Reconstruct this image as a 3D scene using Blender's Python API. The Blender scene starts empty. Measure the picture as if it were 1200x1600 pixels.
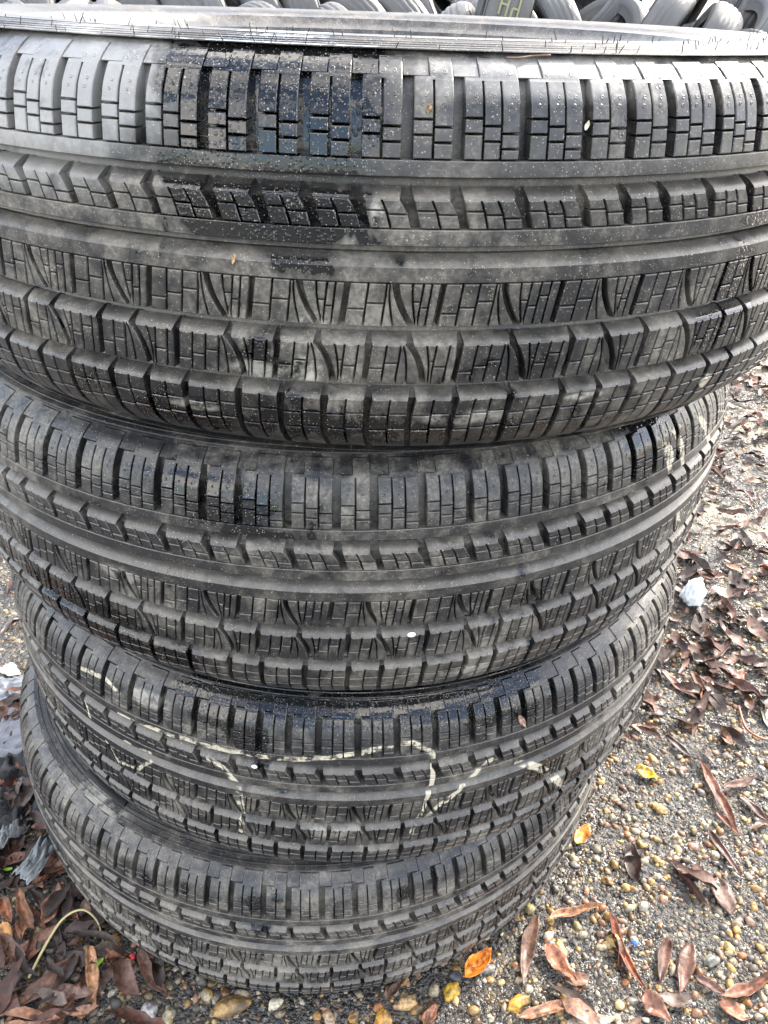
import bpy, math, random
import numpy as np
from mathutils import Vector, Matrix, noise as mnoise

scene = bpy.context.scene
COL = scene.collection
R = math.radians
PI = math.pi

# ------------------------------------------------------------------ camera
cam_d = bpy.data.cameras.new('camera')
cam = bpy.data.objects.new('camera', cam_d)
COL.objects.link(cam)
CR = Vector((0.99583, -0.08543, 0.03207))
CU = Vector((0.01974, 0.54480, 0.83833))
CF = Vector((0.08909, 0.83420, -0.54422))
cam.matrix_world = Matrix(((CR.x, CU.x, -CF.x, 0.0), (CR.y, CU.y, -CF.y, -0.77713),
                           (CR.z, CU.z, -CF.z, 0.88437), (0, 0, 0, 1)))
cam_d.sensor_fit = 'VERTICAL'
cam_d.sensor_height = 32.0
cam_d.lens = 1246.59 / 1600 * 32.0
cam_d.clip_start = 0.02
cam_d.clip_end = 400
scene.camera = cam

# ------------------------------------------------------------------ world and sun
SUN_EL, SUN_AZ = 40.0, 38.0         # direction the light comes FROM: azimuth in the ground plane (0 = +x)
w = bpy.data.worlds.new('World')
scene.world = w
w.use_nodes = True
wn = w.node_tree
wn.nodes.clear()
sky = wn.nodes.new('ShaderNodeTexSky')
sky.sky_type = 'NISHITA'
sky.sun_disc = False
sky.sun_elevation = R(SUN_EL)
sky.sun_rotation = R(90 - SUN_AZ)
sky.air_density = 1.0
sky.dust_density = 2.5
sky.ozone_density = 1.0
bg = wn.nodes.new('ShaderNodeBackground')
bg.inputs['Strength'].default_value = 0.15
wo = wn.nodes.new('ShaderNodeOutputWorld')
# broken bright cloud added to the unseen sky as neutral fill light
_tc = wn.nodes.new('ShaderNodeTexCoord')
_mp = wn.nodes.new('ShaderNodeMapping'); _mp.inputs['Scale'].default_value = (1.0, 1.0, 1.7)
_cn = wn.nodes.new('ShaderNodeTexNoise'); _cn.inputs['Scale'].default_value = 2.3; _cn.inputs['Detail'].default_value = 5; _cn.inputs['Roughness'].default_value = 0.58
_cr = wn.nodes.new('ShaderNodeMapRange'); _cr.interpolation_type = 'SMOOTHSTEP'
_cr.inputs[1].default_value = 0.46; _cr.inputs[2].default_value = 0.62
_cm = wn.nodes.new('ShaderNodeMix'); _cm.data_type = 'RGBA'
_cm.inputs[7].default_value = (9.2, 8.8, 8.3, 1)
wn.links.new(_tc.outputs['Generated'], _mp.inputs[0]); wn.links.new(_mp.outputs[0], _cn.inputs['Vector'])
wn.links.new(_cn.outputs[0], _cr.inputs[0]); wn.links.new(_cr.outputs[0], _cm.inputs[0])
wn.links.new(sky.outputs[0], _cm.inputs[6]); wn.links.new(_cm.outputs[2], bg.inputs[0])
wn.links.new(bg.outputs[0], wo.inputs[0])

sun_d = bpy.data.lights.new('sun', 'SUN')
sun_d.energy = 2.0
sun_d.angle = R(1.2)
sun_d.color = (1.0, 0.95, 0.86)
sun = bpy.data.objects.new('sun', sun_d)
COL.objects.link(sun)
sdir = Vector((math.cos(R(SUN_EL)) * math.cos(R(SUN_AZ)), math.cos(R(SUN_EL)) * math.sin(R(SUN_AZ)), math.sin(R(SUN_EL))))
sun.rotation_euler = sdir.to_track_quat('Z', 'Y').to_euler()
sun.location = sdir * 8

scene.view_settings.view_transform = 'Standard'
scene.view_settings.look = 'None'
scene.view_settings.gamma = 1.0
scene.view_settings.use_curve_mapping = False
scene.view_settings.exposure = 2.40
scene.cycles.adaptive_threshold = 0.02
scene.cycles.max_bounces = 5
scene.cycles.diffuse_bounces = 3
scene.cycles.glossy_bounces = 2
scene.cycles.transmission_bounces = 1
scene.cycles.caustics_reflective = False
scene.cycles.caustics_refractive = False

# ------------------------------------------------------------------ helpers
def link(o, parent=None):
    COL.objects.link(o)
    if parent is not None:
        o.parent = parent
    return o

def tag(o, label, cat, group=None):
    o['label'] = label
    o['category'] = cat
    if group:
        o['group'] = group
    return o

def mesh_from(name, verts, faces, mat=None, smooth=True, sharp=None):
    me = bpy.data.meshes.new(name)
    me.from_pydata(verts, [], faces)
    me.update()
    if smooth:
        me.polygons.foreach_set('use_smooth', [True] * len(me.polygons))
        if sharp is not None:
            me.set_sharp_from_angle(angle=R(sharp))
    if mat is not None:
        me.materials.append(mat)
    return me

class NT:
    """small wrapper for writing node trees"""
    def __init__(self, nt):
        self.nt = nt
    def n(self, typ, **kw):
        nd = self.nt.nodes.new(typ)
        for k, v in kw.items():
            setattr(nd, k, v)
        return nd
    def set(self, sock, v):
        if isinstance(v, bpy.types.NodeSocket):
            self.nt.links.new(v, sock)
        elif v is not None:
            sock.default_value = v
    def m(self, op, a, b=None, c=None, clamp=False):
        nd = self.n('ShaderNodeMath', operation=op, use_clamp=clamp)
        for i, v in enumerate((a, b, c)):
            if v is not None:
                self.set(nd.inputs[i], v)
        return nd.outputs[0]
    def vm(self, op, a, b=None, scale=None):
        nd = self.n('ShaderNodeVectorMath', operation=op)
        self.set(nd.inputs[0], a)
        if b is not None:
            self.set(nd.inputs[1], b)
        if scale is not None:
            self.set(nd.inputs['Scale'], scale)
        return nd.outputs['Value'] if op in ('LENGTH', 'DOT_PRODUCT', 'DISTANCE') else nd.outputs['Vector']
    def noise(self, vec, scale, detail=4, rough=0.6, dist=0.0, out='Fac'):
        nd = self.n('ShaderNodeTexNoise')
        self.set(nd.inputs['Vector'], vec)
        nd.inputs['Scale'].default_value = scale
        nd.inputs['Detail'].default_value = detail
        nd.inputs['Roughness'].default_value = rough
        nd.inputs['Distortion'].default_value = dist
        return nd.outputs[out]
    def voro(self, vec, scale, feature='F1', out='Distance', rnd=1.0):
        nd = self.n('ShaderNodeTexVoronoi', feature=feature)
        self.set(nd.inputs['Vector'], vec)
        nd.inputs['Scale'].default_value = scale
        nd.inputs['Randomness'].default_value = rnd
        return nd.outputs[out]
    def ss(self, v, a, b, lo=0.0, hi=1.0):
        nd = self.n('ShaderNodeMapRange', interpolation_type='SMOOTHSTEP')
        self.set(nd.inputs[0], v)
        nd.inputs[1].default_value = a
        nd.inputs[2].default_value = b
        nd.inputs[3].default_value = lo
        nd.inputs[4].default_value = hi
        return nd.outputs[0]
    def mix(self, f, a, b, blend='MIX'):
        nd = self.n('ShaderNodeMix', data_type='RGBA', blend_type=blend)
        self.set(nd.inputs[0], f)
        self.set(nd.inputs[6], a)
        self.set(nd.inputs[7], b)
        return nd.outputs[2]
    def mixf(self, f, a, b):
        nd = self.n('ShaderNodeMix', data_type='FLOAT')
        self.set(nd.inputs[0], f)
        self.set(nd.inputs[2], a)
        self.set(nd.inputs[3], b)
        return nd.outputs[0]
    def ramp(self, f, stops, interp='LINEAR'):
        nd = self.n('ShaderNodeValToRGB')
        nd.color_ramp.interpolation = interp
        els = nd.color_ramp.elements
        while len(els) < len(stops):
            els.new(0.5)
        for e, (p, c) in zip(els, stops):
            e.position = p
            e.color = (*c, 1)
        self.set(nd.inputs[0], f)
        return nd.outputs[0]
    def bump(self, h, strength, dist, normal=None):
        nd = self.n('ShaderNodeBump')
        nd.inputs['Strength'].default_value = strength
        nd.inputs['Distance'].default_value = dist
        self.set(nd.inputs['Height'], h)
        if normal is not None:
            self.set(nd.inputs['Normal'], normal)
        return nd.outputs[0]

def new_mat(name):
    m = bpy.data.materials.new(name)
    m.use_nodes = True
    t = NT(m.node_tree)
    b = m.node_tree.nodes['Principled BSDF']
    return m, t, b

def C4(c):
    return (c[0], c[1], c[2], 1)

# node group: how close a point (arc, z) lies to a stroke segment -> distance in metres
def seg_group():
    g = bpy.data.node_groups.new('stroke_distance', 'ShaderNodeTree')
    for nm in ('P', 'A', 'B'):
        g.interface.new_socket(nm, in_out='INPUT', socket_type='NodeSocketVector')
    g.interface.new_socket('D', in_out='OUTPUT', socket_type='NodeSocketFloat')
    t = NT(g)
    gi = t.n('NodeGroupInput'); go = t.n('NodeGroupOutput')
    pa = t.vm('SUBTRACT', gi.outputs['P'], gi.outputs['A'])
    ba = t.vm('SUBTRACT', gi.outputs['B'], gi.outputs['A'])
    h = t.m('DIVIDE', t.vm('DOT_PRODUCT', pa, ba), t.vm('DOT_PRODUCT', ba, ba), clamp=True)
    d = t.vm('LENGTH', t.vm('SUBTRACT', pa, t.vm('SCALE', ba, scale=h)))
    g.links.new(d, go.inputs['D'])
    return g
SEG = seg_group()

RT = 0.365   # outer radius of the tyres in the stack
# ------------------------------------------------------------------ rubber of a stacked tyre
def rubber_material(name, root, seed, wet_spots, strokes, smudges, dust=0.5, grit=0.5, wet_bias=0.0, pale_patches=(), stroke_w=0.0023):
    m, t, b = new_mat(name)
    tc = t.n('ShaderNodeTexCoord'); tc.object = root
    P0 = tc.outputs['Object']
    sep = t.n('ShaderNodeSeparateXYZ'); t.set(sep.inputs[0], P0)
    x, y, z = sep.outputs
    r = t.m('SQRT', t.m('ADD', t.m('MULTIPLY', x, x), t.m('MULTIPLY', y, y)))
    arc = t.m('MULTIPLY', t.m('ARCTAN2', y, x), RT)
    cmb = t.n('ShaderNodeCombineXYZ'); t.set(cmb.inputs[0], arc); t.set(cmb.inputs[1], z)
    AZ = cmb.outputs[0]
    P = t.vm('ADD', P0, (seed * 3.7, seed * 1.3, seed * 2.1))
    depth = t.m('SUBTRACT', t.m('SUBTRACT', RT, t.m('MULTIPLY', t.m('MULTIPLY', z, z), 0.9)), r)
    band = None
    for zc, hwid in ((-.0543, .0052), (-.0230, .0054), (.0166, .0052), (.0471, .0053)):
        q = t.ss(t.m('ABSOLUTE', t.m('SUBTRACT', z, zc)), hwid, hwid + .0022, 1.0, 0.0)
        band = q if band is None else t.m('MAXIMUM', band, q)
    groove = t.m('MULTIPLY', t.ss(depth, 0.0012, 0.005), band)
    # light from above painted as a pale tint on what faces up
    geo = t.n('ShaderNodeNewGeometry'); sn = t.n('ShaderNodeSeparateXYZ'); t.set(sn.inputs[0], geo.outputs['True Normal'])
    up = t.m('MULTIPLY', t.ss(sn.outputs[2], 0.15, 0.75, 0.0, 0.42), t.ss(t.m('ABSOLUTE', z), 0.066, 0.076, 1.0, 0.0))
    nA = t.noise(P, 9, 3, 0.65, 0.4)
    nB = t.noise(P, 70, 4, 0.7)
    nC = t.noise(P, 420, 1, 0.6)
    dmix = t.m('ADD', t.m('MULTIPLY', nA, 0.55), t.m('MULTIPLY', nB, 0.45))
    damt = t.ss(dmix, 0.60 - dust * 0.28, 0.76 - dust * 0.20)
    fine = t.ss(nC, 0.35, 0.7, 0.55, 1.15)
    oi = t.n('ShaderNodeObjectInfo')
    damt = t.m('MULTIPLY', damt, t.m('MULTIPLY', fine, t.ss(oi.outputs['Random'], 0.0, 1.0, 0.62, 1.2)), clamp=True)
    dtone = t.mix(nA, (0.190, 0.166, 0.130, 1), (0.245, 0.228, 0.196, 1))
    rub = t.mix(nB, (0.009, 0.009, 0.010, 1), (0.026, 0.026, 0.027, 1))
    col = t.mix(t.m('MULTIPLY', damt, 0.74), rub, dtone)
    for th, zz, ra, rz, s in pale_patches:  # soft pale patches mixed into the colour
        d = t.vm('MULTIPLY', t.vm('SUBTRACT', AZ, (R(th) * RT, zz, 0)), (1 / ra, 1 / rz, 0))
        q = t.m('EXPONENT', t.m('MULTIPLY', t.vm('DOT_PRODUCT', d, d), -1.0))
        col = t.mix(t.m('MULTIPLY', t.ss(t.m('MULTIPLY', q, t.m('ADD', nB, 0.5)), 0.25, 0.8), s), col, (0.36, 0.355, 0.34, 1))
    wn2_ = t.noise(t.vm('MULTIPLY', P, (0.5, 0.5, 4.0)), 60, 2, 0.7)
    # dirt settled in the grooves, plus the painted top light on the ledges
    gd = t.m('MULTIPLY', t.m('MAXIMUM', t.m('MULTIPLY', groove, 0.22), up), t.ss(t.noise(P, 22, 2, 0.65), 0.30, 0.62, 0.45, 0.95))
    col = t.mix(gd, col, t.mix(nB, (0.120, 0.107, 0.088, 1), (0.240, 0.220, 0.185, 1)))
    # scuffs, light and dark, running along the tread
    sc = t.noise(t.vm('MULTIPLY', AZ, (60, 420, 1)), 1.0, 2, 0.7)
    scm = t.m('MULTIPLY', t.ss(sc, 0.60, 0.70), t.ss(nA, 0.45, 0.6))
    col = t.mix(t.m('MULTIPLY', scm, 0.35), col, (0.20, 0.185, 0.155, 1))
    side = t.ss(t.m('ABSOLUTE', z), 0.0995, 0.1015)
    col = t.mix(t.m('MULTIPLY', t.m('MULTIPLY', side, t.ss(wn2_, 0.40, 0.62)), 0.75), col, (0.022, 0.021, 0.020, 1))
    # wet film
    wn_ = t.noise(t.vm('MULTIPLY', P, (1.0, 1.0, 0.55)), 30, 3, 0.66, 1.2)
    wn2 = t.noise(P, 95, 2, 0.6)
    acc = t.m('ADD', t.m('MULTIPLY', t.m('SUBTRACT', wn_, 0.5), 1.35), t.m('MULTIPLY', t.m('SUBTRACT', wn2, 0.5), 0.6))
    acc = t.m('ADD', acc, t.m('MULTIPLY', t.m('SUBTRACT', nA, 0.5), 0.6))
    acc = t.m('ADD', acc, wet_bias)
    for th, zz, ra, rz, s in wet_spots:
        d = t.vm('MULTIPLY', t.vm('SUBTRACT', AZ, (R(th) * RT, zz, 0)), (1 / ra, 1 / rz, 0))
        q = t.vm('DOT_PRODUCT', d, d)
        acc = t.m('ADD', acc, t.m('MULTIPLY', t.m('EXPONENT', t.m('MULTIPLY', q, -1.0)), s))
    wet = t.ss(acc, 0.32, 0.39)
    damp = t.ss(acc, 0.08, 0.36)
    col = t.mix(t.m('MULTIPLY', damp, 0.70), col, (0.010, 0.010, 0.0105, 1))
    wet = t.m('MULTIPLY', wet, t.m('SUBTRACT', 1.0, t.m('MULTIPLY', groove, 0.9)))
    col = t.mix(t.m('MULTIPLY', wet, 0.93), col, (0.0055, 0.0055, 0.006, 1))
    # dried splashes
    for th, zz, ra, rz, s in smudges:
        d = t.vm('MULTIPLY', t.vm('SUBTRACT', AZ, (R(th) * RT, zz, 0)), (1 / ra, 1 / rz, 0))
        q = t.m('EXPONENT', t.m('MULTIPLY', t.vm('DOT_PRODUCT', d, d), -1.0))
        mk = t.m('MULTIPLY', t.ss(t.m('MULTIPLY', q, t.m('ADD', wn2, wn_)), 0.36, 0.85), t.ss(nB, 0.36, 0.58))
        col = t.mix(t.m('MULTIPLY', mk, s), col, (0.42, 0.40, 0.35, 1))
    # paint strokes and cream streaks
    if strokes:
        wob = t.n('ShaderNodeTexNoise'); t.set(wob.inputs['Vector'], P); wob.inputs['Scale'].default_value = 60
        PW = t.vm('ADD', AZ, t.vm('MULTIPLY', t.vm('SUBTRACT', wob.outputs['Color'], (0.5, 0.5, 0.5)), (0.006, 0.005, 0)))
        best = None
        for line in strokes:
            pts = line['pts']
            for (t0, z0), (t1, z1) in zip(pts[:-1], pts[1:]):
                g = t.n('ShaderNodeGroup'); g.node_tree = SEG
                t.set(g.inputs['P'], PW)
                g.inputs['A'].default_value = (R(t0) * RT, z0, 0)
                g.inputs['B'].default_value = (R(t1) * RT, z1, 0)
                d = t.m('DIVIDE', g.outputs['D'], line.get('w', 1.0))
                best = d if best is None else t.m('MINIMUM', best, d)
        mk = t.ss(best, stroke_w * 0.75, stroke_w * 1.15, 1.0, 0.0)
        mk = t.m('MULTIPLY', mk, t.ss(t.noise(P, 85, 3, 0.75), 0.40, 0.56, 0.0, 1.0))
        mk = t.m('MULTIPLY', mk, t.ss(depth, 0.0010, 0.003, 1.0, 0.0))
        col = t.mix(t.m('MULTIPLY', mk, 0.8), col, (0.55, 0.50, 0.38, 1))
    # grit: pale grains stuck to the rubber
    gden = t.m('MULTIPLY', t.ss(t.noise(P, 17, 2, 0.7), 0.40, 0.66), t.ss(t.noise(P, 75, 1, 0.6), 0.42, 0.60, 0.35, 1.15))
    for sc_, thr, lim, amt in ((380, 0.25, 0.765, 0.6), (900, 0.38, 0.575, 0.6)):
        v = t.n('ShaderNodeTexVoronoi'); t.set(v.inputs['Vector'], P); v.inputs['Scale'].default_value = sc_
        sc3 = t.n('ShaderNodeSeparateColor'); t.set(sc3.inputs[0], v.outputs['Color'])
        den = t.m('MULTIPLY', gden, grit)
        on = t.m('GREATER_THAN', t.m('ADD', sc3.outputs[0], t.m('MULTIPLY', den, 0.32)), lim + 0.20)
        sp = t.m('MULTIPLY', on, t.ss(t.m('ADD', v.outputs['Distance'], t.m('MULTIPLY', sc3.outputs[2], 0.14)), thr * 0.7, thr, 1.0, 0.0))
        col = t.mix(t.m('MULTIPLY', sp, amt), col, t.mix(sc3.outputs[1], (0.15, 0.135, 0.105, 1), (0.46, 0.41, 0.32, 1)))
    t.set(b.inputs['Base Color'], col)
    rough = t.mixf(wet, t.mixf(damt, 0.34, 0.62), t.ss(wn2, 0.4, 0.7, 0.03, 0.13))
    rough = t.m('ADD', rough, t.m('MULTIPLY', gd, 0.15), clamp=True)
    rough = t.m('ADD', rough, t.m('MULTIPLY', side, 0.16), clamp=True)
    t.set(b.inputs['Roughness'], rough)
    t.set(b.inputs['Specular IOR Level'], t.mixf(side, t.mixf(wet, 0.5, 0.34), 0.26))
    t.set(b.inputs['Coat Weight'], t.m('MULTIPLY', wet, 0.30))
    b.inputs['Coat Roughness'].default_value = 0.04
    # relief: fine rubber texture; beads of water and grit where wet
    drop = t.ss(t.voro(P, 420), 0.10, 0.45, 1.0, 0.0)
    h = t.m('ADD', t.m('MULTIPLY', nC, 0.35), t.m('MULTIPLY', t.noise(P, 120, 2, 0.7), 0.6))
    n0 = t.bump(h, 0.45, 0.0006)
    bn = t.n('ShaderNodeBump'); bn.inputs['Distance'].default_value = 0.0006
    t.set(bn.inputs['Height'], drop); t.set(bn.inputs['Normal'], n0)
    t.set(bn.inputs['Strength'], t.m('MULTIPLY', wet, t.ss(wn_, 0.45, 0.60, 0.0, 0.7)))
    t.set(b.inputs['Normal'], bn.outputs[0])
    return m

# ------------------------------------------------------------------ profile of a stacked tyre (z, outer radius)
PROF = [(0.0, .3650), (.020, .3649), (.040, .3643), (.055, .3633), (.065, .3620), (.075, .3600), (.083, .3570), (.090, .3520), (.095, .3465), (.0985, .3410), (.101, .336)]
PZ = np.array([p[0] for p in PROF]); PR = np.array([p[1] for p in PROF])
def surf(z):
    return float(np.interp(abs(z), PZ, PR))
def gdepth(z):
    return float(np.interp(abs(z), [0, .060, .080, .090, .0985, .101], [.0092, .0092, .0088, .0062, .0020, .0010]))

def cell(V, F, xl, xr, zs, c=0.00045, e0=True, e1=True, d0=0.0, d1=0.0, lift=0.0):
    """one lug of rubber between the curves xl(z), xr(z) (degrees) and the levels zs; e0/e1: chamfered lower/upper end; d0/d1: slope of the end walls"""
    n = len(zs)
    base = len(V)
    cd = math.degrees(c / RT)
    rings = []
    for k in range(3):
        left, right = [], []
        for i, zz in enumerate(zs):
            z = zz; a = xl(zz); b2 = xr(zz)
            dep = 0.0
            if k == 0:
                if i == 0 and e0: z = zz + c
                if i == n - 1 and e1: z = zz - c
                a += cd; b2 -= cd
            elif k == 1:
                dep = c
            else:
                dep = gdepth(zz) + (0.0012 if abs(zz) > .0595 else 0.0018)
                if i == 0: z = zz - d0
                if i == n - 1: z = zz + d1
            rr = surf(zz) - dep + lift
            left.append((a, z, rr)); right.append((b2, z, rr))
        rings.append(left + right[::-1])
    for rg in rings:
        for a, z, rr in rg:
            V.append((rr * math.cos(R(a)), rr * math.sin(R(a)), z))
    N = 2 * n
    for i in range(n - 1):
        F.append((base + i, base + N - 1 - i, base + N - 2 - i, base + i + 1))
    for k in range(2):
        o0 = base + k * N; o1 = base + (k + 1) * N
        for i in range(N):
            j = (i + 1) % N
            F.append((o0 + i, o0 + j, o1 + j, o1 + i))

def ledge(V, F, xl, xr, zt, dz=0.0050, drop=0.0072, flare=0.19):
    """smooth sloping wall above a block, running down into the wide groove; the gaps between them close to a point towards the groove"""
    base = len(V)
    ks = (0.0, 0.12, 0.35, 0.65, 1.0)
    for k in ks:
        z = zt + dz * k
        rr = surf(zt) - 0.0003 - drop * (0.25 * k + 0.75 * k ** 0.6 * k)
        a, b2 = xl(zt) - flare * k, xr(zt) + flare * k
        for x, dep in ((a, 0), (b2, 0), (a - .05, 1), (b2 + .05, 1)):
            q = rr if not dep else surf(zt) - .0125
            V.append((q * math.cos(R(x)), q * math.sin(R(x)), z))
    for i in range(len(ks) - 1):
        p = base + i * 4
        F.append((p, p + 1, p + 5, p + 4))
        F.append((p + 2, p, p + 4, p + 6))
        F.append((p + 1, p + 3, p + 7, p + 5))

def dimple(V, F, a, z, rad=0.0010):
    base = len(V)
    rr = surf(z)
    slope = (surf(z + .001) - surf(z - .001)) / .002
    ns = 8
    for rad_k, hh in ((1.0, -0.0001), (0.72, 0.00028), (0.40, 0.00022)):
        for k in range(ns):
            u = 2 * PI * k / ns
            dz = rad * rad_k * math.sin(u)
            da = math.degrees(rad * rad_k * math.cos(u) / rr)
            q = rr + slope * dz + hh
            V.append((q * math.cos(R(a + da)), q * math.sin(R(a + da)), z + dz))
    V.append(((rr - 0.0001) * math.cos(R(a)), (rr - 0.0001) * math.sin(R(a)), z))
    for k in range(ns):
        j = (k + 1) % ns
        F.append((base + k, base + j, base + ns + j, base + ns + k))
        F.append((base + ns + k, base + ns + j, base + 2 * ns + j, base + 2 * ns + k))
        F.append((base + 2 * ns + k, base + 2 * ns + j, base + 3 * ns))

SP, LP = 3.70, 360 / 42 - 3.70          # short and long pitch in degrees
SIPE = 0.165

def lerpf(f0, f1, k):
    return lambda z: f0(z) * (1 - k) + f1(z) * k

def columns(x0, x1, n):
    """n columns between two edge curves with sipes between them"""
    out = []
    for i in range(n):
        a = lerpf(x0, x1, i / n); b2 = lerpf(x0, x1, (i + 1) / n)
        fa = (lambda z, a=a: a(z) + SIPE / 2) if i > 0 else a
        fb = (lambda z, b2=b2: b2(z) - SIPE / 2) if i < n - 1 else b2
        out.append((fa, fb))
    return out

def make_shoulder(p, n):
    V, F = [], []
    gw = 0.86
    x0 = lambda z: gw
    x1 = lambda z: p
    sg = 0.00048
    for i, (a, b2) in enumerate(columns(x0, x1, n)):
        s1 = 0.0762 - 0.0030 * i - (0.0008 if n == 2 else 0)
        s2 = s1 - 0.0062
        cell(V, F, a, b2, [.0597, s2 - sg])
        cell(V, F, a, b2, [s2 + sg, s1 - sg])
        cell(V, F, a, b2, [s1 + sg, .0790, .0820, .0850, .0880, .0905], e1=False)
        xm = (a(.08) + b2(.08)) / 2
        for dz in (.0815, .0850):
            dimple(V, F, xm + (0.12 if dz > .083 else -0.05), dz)
    def xs(z):
        return gw if z < .0916 else gw + 1.15
    cell(V, F, xs, x1, [.0905, .0915, .0917, .0940, .0965, .0985], e0=False)
    cell(V, F, lambda z: 0.02, lambda z: gw + 1.13, [.0914, .0940, .0965, .0985], lift=-.0013)
    dimple(V, F, gw + 1.5, .0935); dimple(V, F, p - 0.55, .0935)
    return mesh_from('shoulder_block', V, F, sharp=28)

def make_notched(p, n):
    V, F = [], []
    zt, zb = .0422, .0296
    def lean(z): return 0.55 * (zt - z) / (zt - zb)
    x0 = lambda z: 0.70 + lean(z)
    def xr(z):
        k = (zt - z) / (zt - zb)
        return p + lean(z) - 0.05 - 0.35 * max(0.0, 1 - k * 2.2)
    for i, (a, b2) in enumerate(columns(x0, xr, n)):
        s = .0374 - .0016 * i
        cell(V, F, a, b2, [zb, s - .00035], d0=0)
        cell(V, F, a, b2, [s + .00035, (s + zt) / 2, zt])
    ledge(V, F, x0, xr, zt)
    return mesh_from('notched_block', V, F, sharp=28)

def bands(V, F, cols, splits, zb, zt, d0, d1, sg=0.00035, nz=3):
    for i, (a, b2) in enumerate(cols):
        ss_ = splits[i % len(splits)]
        edges = [zb] + sorted(ss_) + [zt]
        for j in range(len(edges) - 1):
            lo = edges[j] + (sg if j > 0 else 0); hi = edges[j + 1] - (sg if j < len(edges) - 2 else 0)
            k = nz if (hi - lo) > .009 else 2
            cell(V, F, a, b2, [lo + (hi - lo) * q / k for q in range(k + 1)], d0=d0 if j == 0 else 0, d1=d1 if j == len(edges) - 2 else 0)

def siped(V, F, lines, zb, zt, d0, d1, extra_hi=(), extra_lo=(), splits=None, sg=0.00040):
    """cells between neighbouring edge lines; columns named in extra_hi / extra_lo get a short extra sipe in their upper / lower half"""
    n = len(lines) - 1
    for i in range(n):
        a0, b0 = lines[i], lines[i + 1]
        fa = (lambda z, f=a0: f(z) + SIPE / 2) if i > 0 else a0
        fb = (lambda z, f=b0: f(z) - SIPE / 2) if i < n - 1 else b0
        sp = (splits or {}).get(i)
        if sp is None:
            cell(V, F, fa, fb, [zb + (zt - zb) * q / 7 for q in range(8)], d0=d0, d1=d1)
            continue
        for half, (lo, hi) in enumerate(((zb, sp - sg), (sp + sg, zt))):
            zs = [lo + (hi - lo) * q / 4 for q in range(5)]
            e0 = d0 if half == 0 else 0; e1 = d1 if half == 1 else 0
            if (half == 1 and i in extra_hi) or (half == 0 and i in extra_lo):
                ze = hi if half == 1 else lo
                xm = (fa(ze) + fb(ze)) / 2
                mid = (lambda z, xm=xm, ze=ze: xm - (ze - z) * 20.0)
                cell(V, F, fa, lambda z, m=mid: m(z) - SIPE / 2, zs, d0=e0, d1=e1)
                cell(V, F, lambda z, m=mid: m(z) + SIPE / 2, fb, zs, d0=e0, d1=e1)
            else:
                cell(V, F, fa, fb, zs, d0=e0, d1=e1)

def mid_blocks(p1, p2):
    out = []
    for rib in (0, 1):
        zt, zb = ((.0034, -.0180), (-.0280, -.0495))[rib]
        T = lambda z, zt=zt, zb=zb: min(1.0, max(0.0, (zt - z) / (zt - zb)))
        if rib == 0:
            cv = lambda z: 1.35 * T(z) ** 1.7
            st = lambda z: -0.50 * T(z)
            fl = lambda z: 0.0
        else:
            cv = lambda z: 1.40 + 1.10 * (1 - (1 - T(z)) ** 1.9)
            st = lambda z: 1.80 - 0.45 * T(z)
            fl = lambda z: 0.18 * max(0, 1 - 4.5 * T(z))
        lean = lambda z: -0.42 * (T(z) - 0.5)
        mz = (zt + zb) / 2
        d1 = 0.0
        # block from a curved groove to a straight one
        a0 = lambda z: cv(z) + 0.27; a1 = lambda z: p1 + st(z) - 0.25 - fl(z)
        lo = max(cv(zb), cv(zt)) + 0.30; hi = min(a1(zb), a1(zt)) + (0.0 if rib == 0 else 0.2)
        ns = 3 if p1 > 4 else 2
        ls = [a0] + [(lambda z, q=lo + (hi - lo) * (k + 0.45) / ns: q + lean(z)) for k in range(ns)] + [a1]
        ls.insert(1, lerpf(a0, ls[1], 0.55))
        V, F = [], []
        siped(V, F, ls, zb, zt, 0.0010, d1, splits={1: mz + .002, 2: mz - .001, 3: mz + .004} if ns > 2 else {1: mz + .002, 2: mz - .001})
        if rib: ledge(V, F, a0, a1, zt)
        A = mesh_from('slash_block', V, F, sharp=28)
        # block from a straight groove to the next curved one
        b0 = lambda z: p1 + st(z) + 0.25; b1 = lambda z: p1 + p2 + cv(z) - 0.28 - fl(z)
        lo = max(b0(zb), b0(zt)); hi = min(b1(zb), b1(zt)) - 0.30
        ns = 3 if p2 > 4 else 2
        ls = [b0] + [(lambda z, q=lo + (hi - lo) * (k + 0.8) / ns: q + lean(z)) for k in range(ns)] + [b1]
        ls.insert(len(ls) - 1, lerpf(ls[-2], b1, 0.45))
        V, F = [], []
        siped(V, F, ls, zb, zt, 0.0010, d1, splits={0: mz - .004, 1: mz - .001, 2: mz + .002} if ns > 2 else {0: mz - .002, 1: mz + .001})
        if rib: ledge(V, F, b0, b1, zt)
        B = mesh_from('slash_block', V, F, sharp=28)
        out += [A, B]
    return out

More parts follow.
